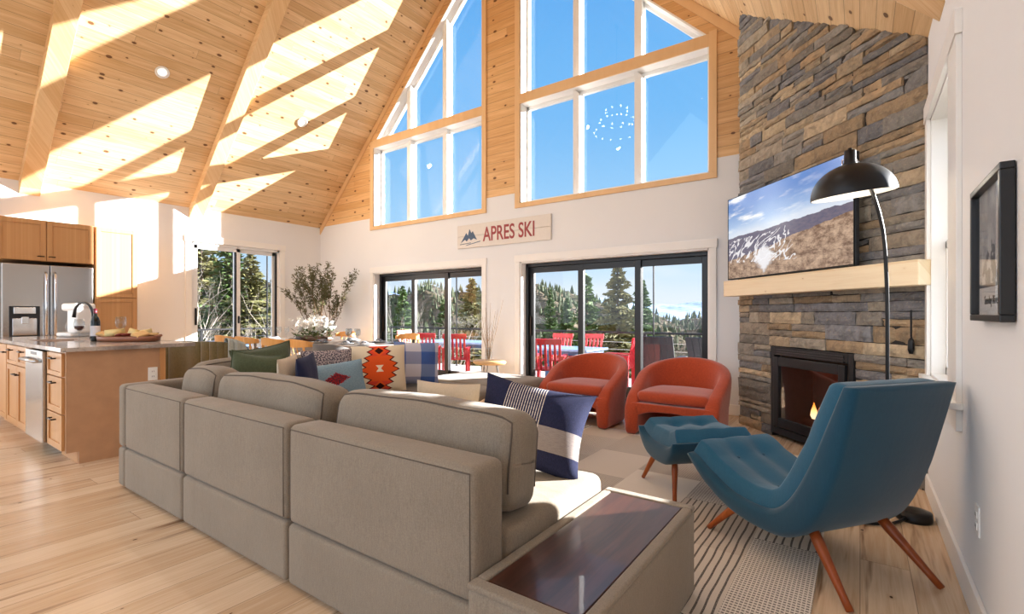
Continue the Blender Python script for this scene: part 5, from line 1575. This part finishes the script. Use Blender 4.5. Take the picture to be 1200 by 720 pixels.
def patio_chair(mat, name, group):
    r = thing(name, 'x', 'chair', (0, 0, 0), 0, group)
    m = MB(); 
    for k in range(5): m.box(-.22, .22, -.20 + k * .09, -.125 + k * .09, .42, .445)
    m.build('seat', mat, r)
    q = MB(); q.box(-.215, .215, .0, .0001, 0, 0)
    m = MB(); T = TR(0, .23, .44, 0, R(-13))
    for k in range(6): m.box(-.215 + k * .078, -.175 + k * .078, -.01, .012, 0, .46, T)
    m.box(-.235, .235, -.014, .016, .43, .52, T); m.build('backrest', mat, r)
    for sx in (-1, 1):
        m = MB(); m.box(sx * .235 - .022, sx * .235 + .022, -.22, -.16, 0, .64); m.build('leg', mat, r)
        m = MB(); m.box(sx * .235 - .022, sx * .235 + .022, .20, .27, 0, .66); m.build('leg', mat, r)
        m = MB(); m.box(sx * .235 - .035, sx * .235 + .035, -.24, .28, .64, .665); m.build('armrest', mat, r)
    return r
pc = patio_chair('red_poly', 'patio_chair', 'red slat-back chairs on the deck')
spots = [(-4.22, 7.02, pi + .4, 'red slat-back patio chair with its back to the right glass door'), (-4.98, 8.45, 0, 'red patio chair on the far left side of the right deck table'), (-4.35, 8.6, .1, 'red patio chair on the far side of the right deck table'),
         (-3.38, 7.80, -1.45, 'red patio chair at the right end of the right deck table'),
         (-7.55, 7.45, pi + .6, 'red patio chair with its back to the middle pane of the left glass door'), (-6.75, 7.5, pi + .6, 'red patio chair with its back to the right pane of the left glass door'),
         (-6.65, 9.0, 0, 'red patio chair on the far side of the left deck table'), (-8.75, 8.2, 1.5, 'red patio chair at the left end of the left deck table')]
for i, (x, y, a, lb) in enumerate(spots):
    o = pc if i == 0 else copy_tree(pc); place(o, (x, y, DZ), a, lb)
def patio_table(label, x, y, w, d, mat='tabletop_poly', h=.74):
    r = thing('patio_table', label, 'table', (x, y, DZ))
    m = MB(); n = 6
    for k in range(n): m.box(-w / 2, w / 2, -d / 2 + k * d / n + .004, -d / 2 + (k + 1) * d / n - .004, h - .035, h)
    m.build('top', mat, r)
    m = MB(); m.box(-w / 2 + .06, w / 2 - .06, -d / 2 + .06, d / 2 - .06, h - .11, h - .036); m.build('apron', 'blue_poly', r)
    for sx in (-1, 1):
        for sy in (-1, 1):
            q = MB(); q.box(sx * (w / 2 - .1) - .045, sx * (w / 2 - .1) + .045, sy * (d / 2 - .1) - .045, sy * (d / 2 - .1) + .045, 0, h - .11); q.build('leg', 'blue_poly', r)
patio_table('blue-grey patio table among red chairs outside the right glass door', -4.35, 7.75, 1.3, .85)
patio_table('blue-grey patio table among red chairs outside the left glass door', -7.0, 8.25, 2.4, .9)
patio_table('blue patio table outside the left window', -11.4, 5.3, 1.0, .8, 'blue_poly')
o = patio_chair('blue_poly', 'patio_chair', 'x'); place(o, (-11.2, 4.45, DZ), pi, 'blue slat-back patio chair outside the left window'); del o['group']
def lounge():
    r = thing('deck_lounger', 'x', 'lounge chair', (0, 0, 0), 0, 'black reclining deck chairs by the railing')
    m = MB(); T = TR(0, .2, .36, 0, R(-24))
    for k in range(5): m.box(-.27 + k * .11, -.165 + k * .11, -.012, .012, 0, .66, T)
    m.build('backrest', 'black_poly', r)
    m = MB(); T = TR(0, -.32, .42, 0, R(-8)); 
    for k in range(6): m.box(-.27, .27, k * .088, k * .088 + .08, -.012, .012, T)
    m.build('seat', 'black_poly', r)
    for sx in (-1, 1):
        m = MB(); m.box(sx * .3 - .025, sx * .3 + .025, -.34, -.28, 0, .56); m.build('leg', 'black_poly', r)
        m = MB(); m.box(sx * .3 - .025, sx * .3 + .025, .22, .28, 0, .56); m.build('leg', 'black_poly', r)
        m = MB(); m.box(sx * .3 - .06, sx * .3 + .06, -.36, .34, .56, .585); m.build('armrest', 'black_poly', r)
    return r
lg = lounge(); place(lg, (-2.86, 8.62, DZ), pi + .1, 'black deck chair in the right glass door, nearest the dark pole')
l2 = copy_tree(lg); place(l2, (-2.02, 8.62, DZ), pi - .1, 'black deck chair at the right edge of the right glass door')

# ------------------------------------------------------------------ outside: land
GZ = -4.5
def land(name, prof, d0, d1, z0, mat, amp, rough_):
    rn = random.Random(4)
    m = MB(); nA, nD = 150, 26
    px0, px1 = -700, 1500
    def h(px):
        for (a, b), (c, d) in zip(prof[:-1], prof[1:]):
            if a <= px <= c:
                t = (px - a) / (c - a); t = t * t * (3 - 2 * t); return b + (d - b) * t
        return prof[-1][1]
    def fn(u, v):
        th = -1.25 + 2.3 * u; px = 600 + F_PX * math.tan(max(-1.2, min(1.1, th)))
        dist = d0 + (d1 - d0) * v
        dirv = FW * cos(th) + RT * sin(th)
        top = CAM_H + h(px) * d1 / F_PX * (1 / max(.35, cos(th))) * cos(th)
        e = v * v * (3 - 2 * v)
        z = z0 + (top - z0) * e + amp * sin(th * 31 + v * 9) * v * (1 - v) * 2 + rough_ * sin(th * 83 + v * 23) * v
        q = dirv * dist
        return (q.x, q.y, z)
    m.surf(fn, nA, nD)
    o = struct(m.build(name, mat, smooth=True)); return fn
hp = [(-700, 40), (150, 34), (300, 30), (420, 18), (470, 18), (505, 30), (540, 22), (575, 27), (615, 34), (650, 28), (690, 14), (740, 2), (800, -8), (900, -10), (1500, -10)]
hfn = land('hill_near', hp, 45, 120, GZ - 3, 'hill', 2.0, .8)
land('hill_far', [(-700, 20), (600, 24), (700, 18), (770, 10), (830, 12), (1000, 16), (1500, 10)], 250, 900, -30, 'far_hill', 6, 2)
m = MB(); m.surf(lambda u, v: ((u - .5) * 200, -60 + v * 180, GZ - 1.2 + .5 * sin(u * 60) * sin(v * 55) - (2.0 if v > .8 else 0)), 60, 60)
struct(m.build('ground', 'ground', smooth=True))

# conifers and bare trees
def conifer(seed, H, Rr, mat):
    rn = random.Random(seed); f = MB(); t = MB()
    t.tube([(0, 0, 0), (0, 0, H * .5), (0, 0, H * .98)], [H * .016, H * .010, .01], 6)
    lv = int(H * 6.5)
    for i in range(lv):
        k = i / (lv - 1); z = H * (.06 + .93 * k); rad = Rr * (1 - k) ** .85 * rn.uniform(.8, 1.1) + .04
        nb = 9 if k < .7 else 7
        for j in range(nb):
            a = 6.283 * (j + rn.random() * .7) / nb; L = rad * rn.uniform(.7, 1.12); dr = rn.uniform(.1, .75) - .35 * k
            d = Vector((cos(a), sin(a), -dr)); s = Vector((-sin(a), cos(a), 0)); b = Vector((0, 0, z + rn.uniform(-.1, .1)))
            ns = 4
            for q in range(ns):
                c = b + d * (L * (q + .25) / ns) + Vector((0, 0, .10 * L * (q / ns) ** 2)); w = L * .34 * (1 - q / (ns + .6)) + .07
                for sg in (-1, 1):
                    tip = c + d * (w * .9) + s * sg * w * 1.0 + Vector((0, 0, rn.uniform(-.10, .02)))
                    f.add([c, c + d * w * .55, tip, c + s * sg * w * .35 - Vector((0, 0, .06 + w * .15))], [(0, 1, 2, 3)])
            e = b + d * L; f.add([b + d * L * .7 + s * .05, e + Vector((0, 0, .05)), b + d * L * .7 - s * .05], [(0, 1, 2)])
    return f, t
PROTO = {}
def plant_conifer(kind, px, d, top_v, label, width=1.0):
    x, y = at(px, d); H = (CAM_H + (CY - top_v) * d / F_PX) - (GZ - 1.4)
    if kind not in PROTO:
        f, t = conifer(kind * 7 + 1, 8.0, (1.9, 2.4, 1.6)[kind % 3], 'needle')
        r = thing('conifer', label, 'tree', (x, y, GZ - 1.4)); t.build('trunk', 'bark', r); f.build('foliage', 'needle' if kind != 1 else 'needle_dry', r); PROTO[kind] = r; o = r
    else:
        o = copy_tree(PROTO[kind])
    place(o, (x, y, GZ - 1.4), px * .37, label, 'evergreen trees below the deck', (H / 8.0 * width, H / 8.0 * width, H / 8.0))
for (k, px, d, tv, lb, w_) in (
    (0, 688, 15.5, 320, 'dark evergreen in the middle pane of the right glass door, left of the tallest one', 1.0),
    (1, 724, 15.0, 304, 'tallest evergreen in the middle pane of the right glass door', 1.0),
    (2, 752, 18.0, 328, 'evergreen behind the thin pole in the right glass door', 1.2),
    (2, 664, 24.0, 350, 'small evergreen at the left pane of the right glass door', 1.2),
    (0, 645, 30.0, 338, 'slim distant evergreen behind the red chairs of the right door', .8),
    (0, 472, 19.0, 336, 'evergreen in the left pane of the left glass door', 1.1),
    (1, 553, 18.0, 326, 'evergreen in the right pane of the left glass door', 1.1),
    (2, 520, 24.0, 352, 'small evergreen in the middle pane of the left glass door', 1.3),
    (1, 236, 22.0, 250, 'huge evergreen filling the left pane of the left window', 1.1),
    (0, 270, 20.0, 262, 'tall dark evergreen behind the meeting stile of the left window', 1.2),
    (1, 294, 19.0, 296, 'bronze-green evergreen tapering in the right pane of the left window', 1.2),
    (2, 250, 30.0, 300, 'evergreen farther back in the left window', 1.5),
    (2, 208, 24.0, 255, 'evergreen at the far left edge of the left window', 1.3),
    (0, 322, 30.0, 350, 'small evergreen at the right edge of the left window', 1.3)):
    plant_conifer(k, px, d, tv, lb, w_)
def bare_tree(seed, H, mat, spread=.5):
    rn = random.Random(seed); m = MB(); tw = MB()
    def go(p, d, L, rad, dep):
        P = [Vector(p)]; dd = Vector(d).normalized()
        for i in range(3):
            dd = (dd + Vector((rn.uniform(-.14, .14), rn.uniform(-.14, .14), .05))).normalized(); P.append(P[-1] + dd * L / 3)
        (m if dep >= 3 else tw).tube(P, [rad, rad * .85, rad * .7, rad * .55], 5 if dep > 2 else 3, False)
        if dep > 0:
            for k in range(4 if dep > 2 else 3):
                i = rn.choice((1, 2, 3, 3)); v = Vector((rn.uniform(-1, 1), rn.uniform(-1, 1), rn.uniform(.1, 1)))
                go(P[i], dd * .7 + v * spread, L * rn.uniform(.5, .72), rad * .46, dep - 1)
    go((0, 0, 0), (0, 0, 1), H * .5, H * .010, 5)
    return m, tw
BP = {}; BH = {}
def plant_bare(kind, px, d, top_v, label):
    x, y = at(px, d); H = (CAM_H + (CY - top_v) * d / F_PX) - (GZ - 1.4)
    if kind not in BP:
        a, b = bare_tree(kind * 13 + 5, 7.0, None, .55 if kind else .75)
        mt = 'birch' if kind != 2 else 'bare'
        r = thing('bare_tree', label, 'tree', (x, y, GZ - 1.4)); a.build('trunk', mt, r); b.build('twigs', mt, r); BP[kind] = r; o = r; BH[kind] = max(v[2] for v in b.v)
    else: o = copy_tree(BP[kind])
    place(o, (x, y, GZ - 1.4), px * .71, label, 'leafless trees below the deck', H / BH[kind])
for (k, px, d, tv, lb) in ((1, 240, 14.5, 282, 'pale leafless birch in the left pane of the left window'), (0, 262, 15.5, 300, 'leaning leafless birch in the middle of the left window'), (1, 306, 15.0, 340, 'small leafless birch in the right pane of the left window'),
    (0, 455, 15.0, 330, 'leafless birch at the left edge of the left glass door'), (1, 503, 15.0, 336, 'leafless birch in the middle pane of the left glass door'),
    (2, 792, 14.0, 342, 'grey leafless tree in the right pane of the right glass door'), (2, 826, 13.0, 330, 'grey leafless tree at the right frame of the right glass door'), (2, 772, 20.0, 356, 'small grey leafless tree behind the dark pole'), (2, 650, 22.0, 362, 'small leafless tree behind the far red chairs')):
    plant_bare(k, px, d, tv, lb)
# distant woodland on the slope: nobody could count it
rn = random.Random(77); m = MB()
for i in range(5200):
    u = rn.random(); v = rn.random() ** .8; x, y, z = hfn(u, v); H = rn.uniform(.8, 2.1); r0 = H * rn.uniform(.16, .30); n = 5
    vs = [(x + r0 * cos(6.283 * k / n + i), y + r0 * sin(6.283 * k / n + i), z + H * .12) for k in range(n)] + [(x, y, z + H)]
    m.add(vs, [(k, (k + 1) % n, n) for k in range(n)])
o = m.build('hillside_forest', 'forest'); tag(o, 'hazy woodland covering the slope beyond the deck', 'forest', kind='stuff')
m = MB()
for i in range(260):
    x = rn.uniform(-70, 25); y = rn.uniform(17, 60); 
    if rn.random() < .3: x = rn.uniform(-70, -17); y = rn.uniform(-10, 40)
    z = GZ - 1.6; H = rn.uniform(1.2, 3.2)
    for k in range(5):
        a = rn.uniform(0, 6.28); t = rn.uniform(.1, .5); s = .012
        m.add([(x - s, y, z), (x + s, y, z), (x + cos(a) * t * H * .6, y + sin(a) * t * H * .6, z + H)], [(0, 1, 2)])
o = m.build('brush', 'bare'); tag(o, 'thin grey leafless brush covering the ground below the deck', 'brush', kind='stuff')

# ------------------------------------------------------------------ light
sun = bpy.data.lights.new('sun', 'SUN'); sun.energy = 32.0; sun.angle = R(.6); sun.color = (1.0, .975, .94)
so = bpy.data.objects.new('sun', sun); COL.objects.link(so)
so.rotation_euler = Vector((-.88, -1.0, -.372)).to_track_quat('-Z', 'Y').to_euler()
w = bpy.data.worlds.new('world'); SC.world = w; w.use_nodes = True
b = Mat('w', world=w); x, y, z = b.xyz('Generated')
bg = w.node_tree.nodes['Background']
front = b.mix(z.ss(.0, .16), lin((232, 240, 248)), lin((168, 216, 252)))
front = b.mix(z.ss(.12, .42), front, lin((116, 188, 247)))
front = b.mix(z.ss(.38, .75), front, lin((78, 158, 236)))
cl = b.noise(b.vec(x * 2.2, y * 2.2, z * 9.0), 1.0, 4)
front = b.mix(cl.ss(.5, .72) * (1.0 - z.ss(.02, .22)) * .8, front, (.9, .92, .95, 1))
BK = 2.0
back = (BK * .88, BK * .98, BK * 1.12, 1)  # rear sky made extra bright, added fill through the open end of the room
c = b.mix((y + x * .15).ss(.10, -.35), front, back)
c = b.mix(z.ss(-.01, -.06), c, (.75, .76, .8, 1))
w.node_tree.links.new(c, bg.inputs[0]); bg.inputs[1].default_value = 1.0
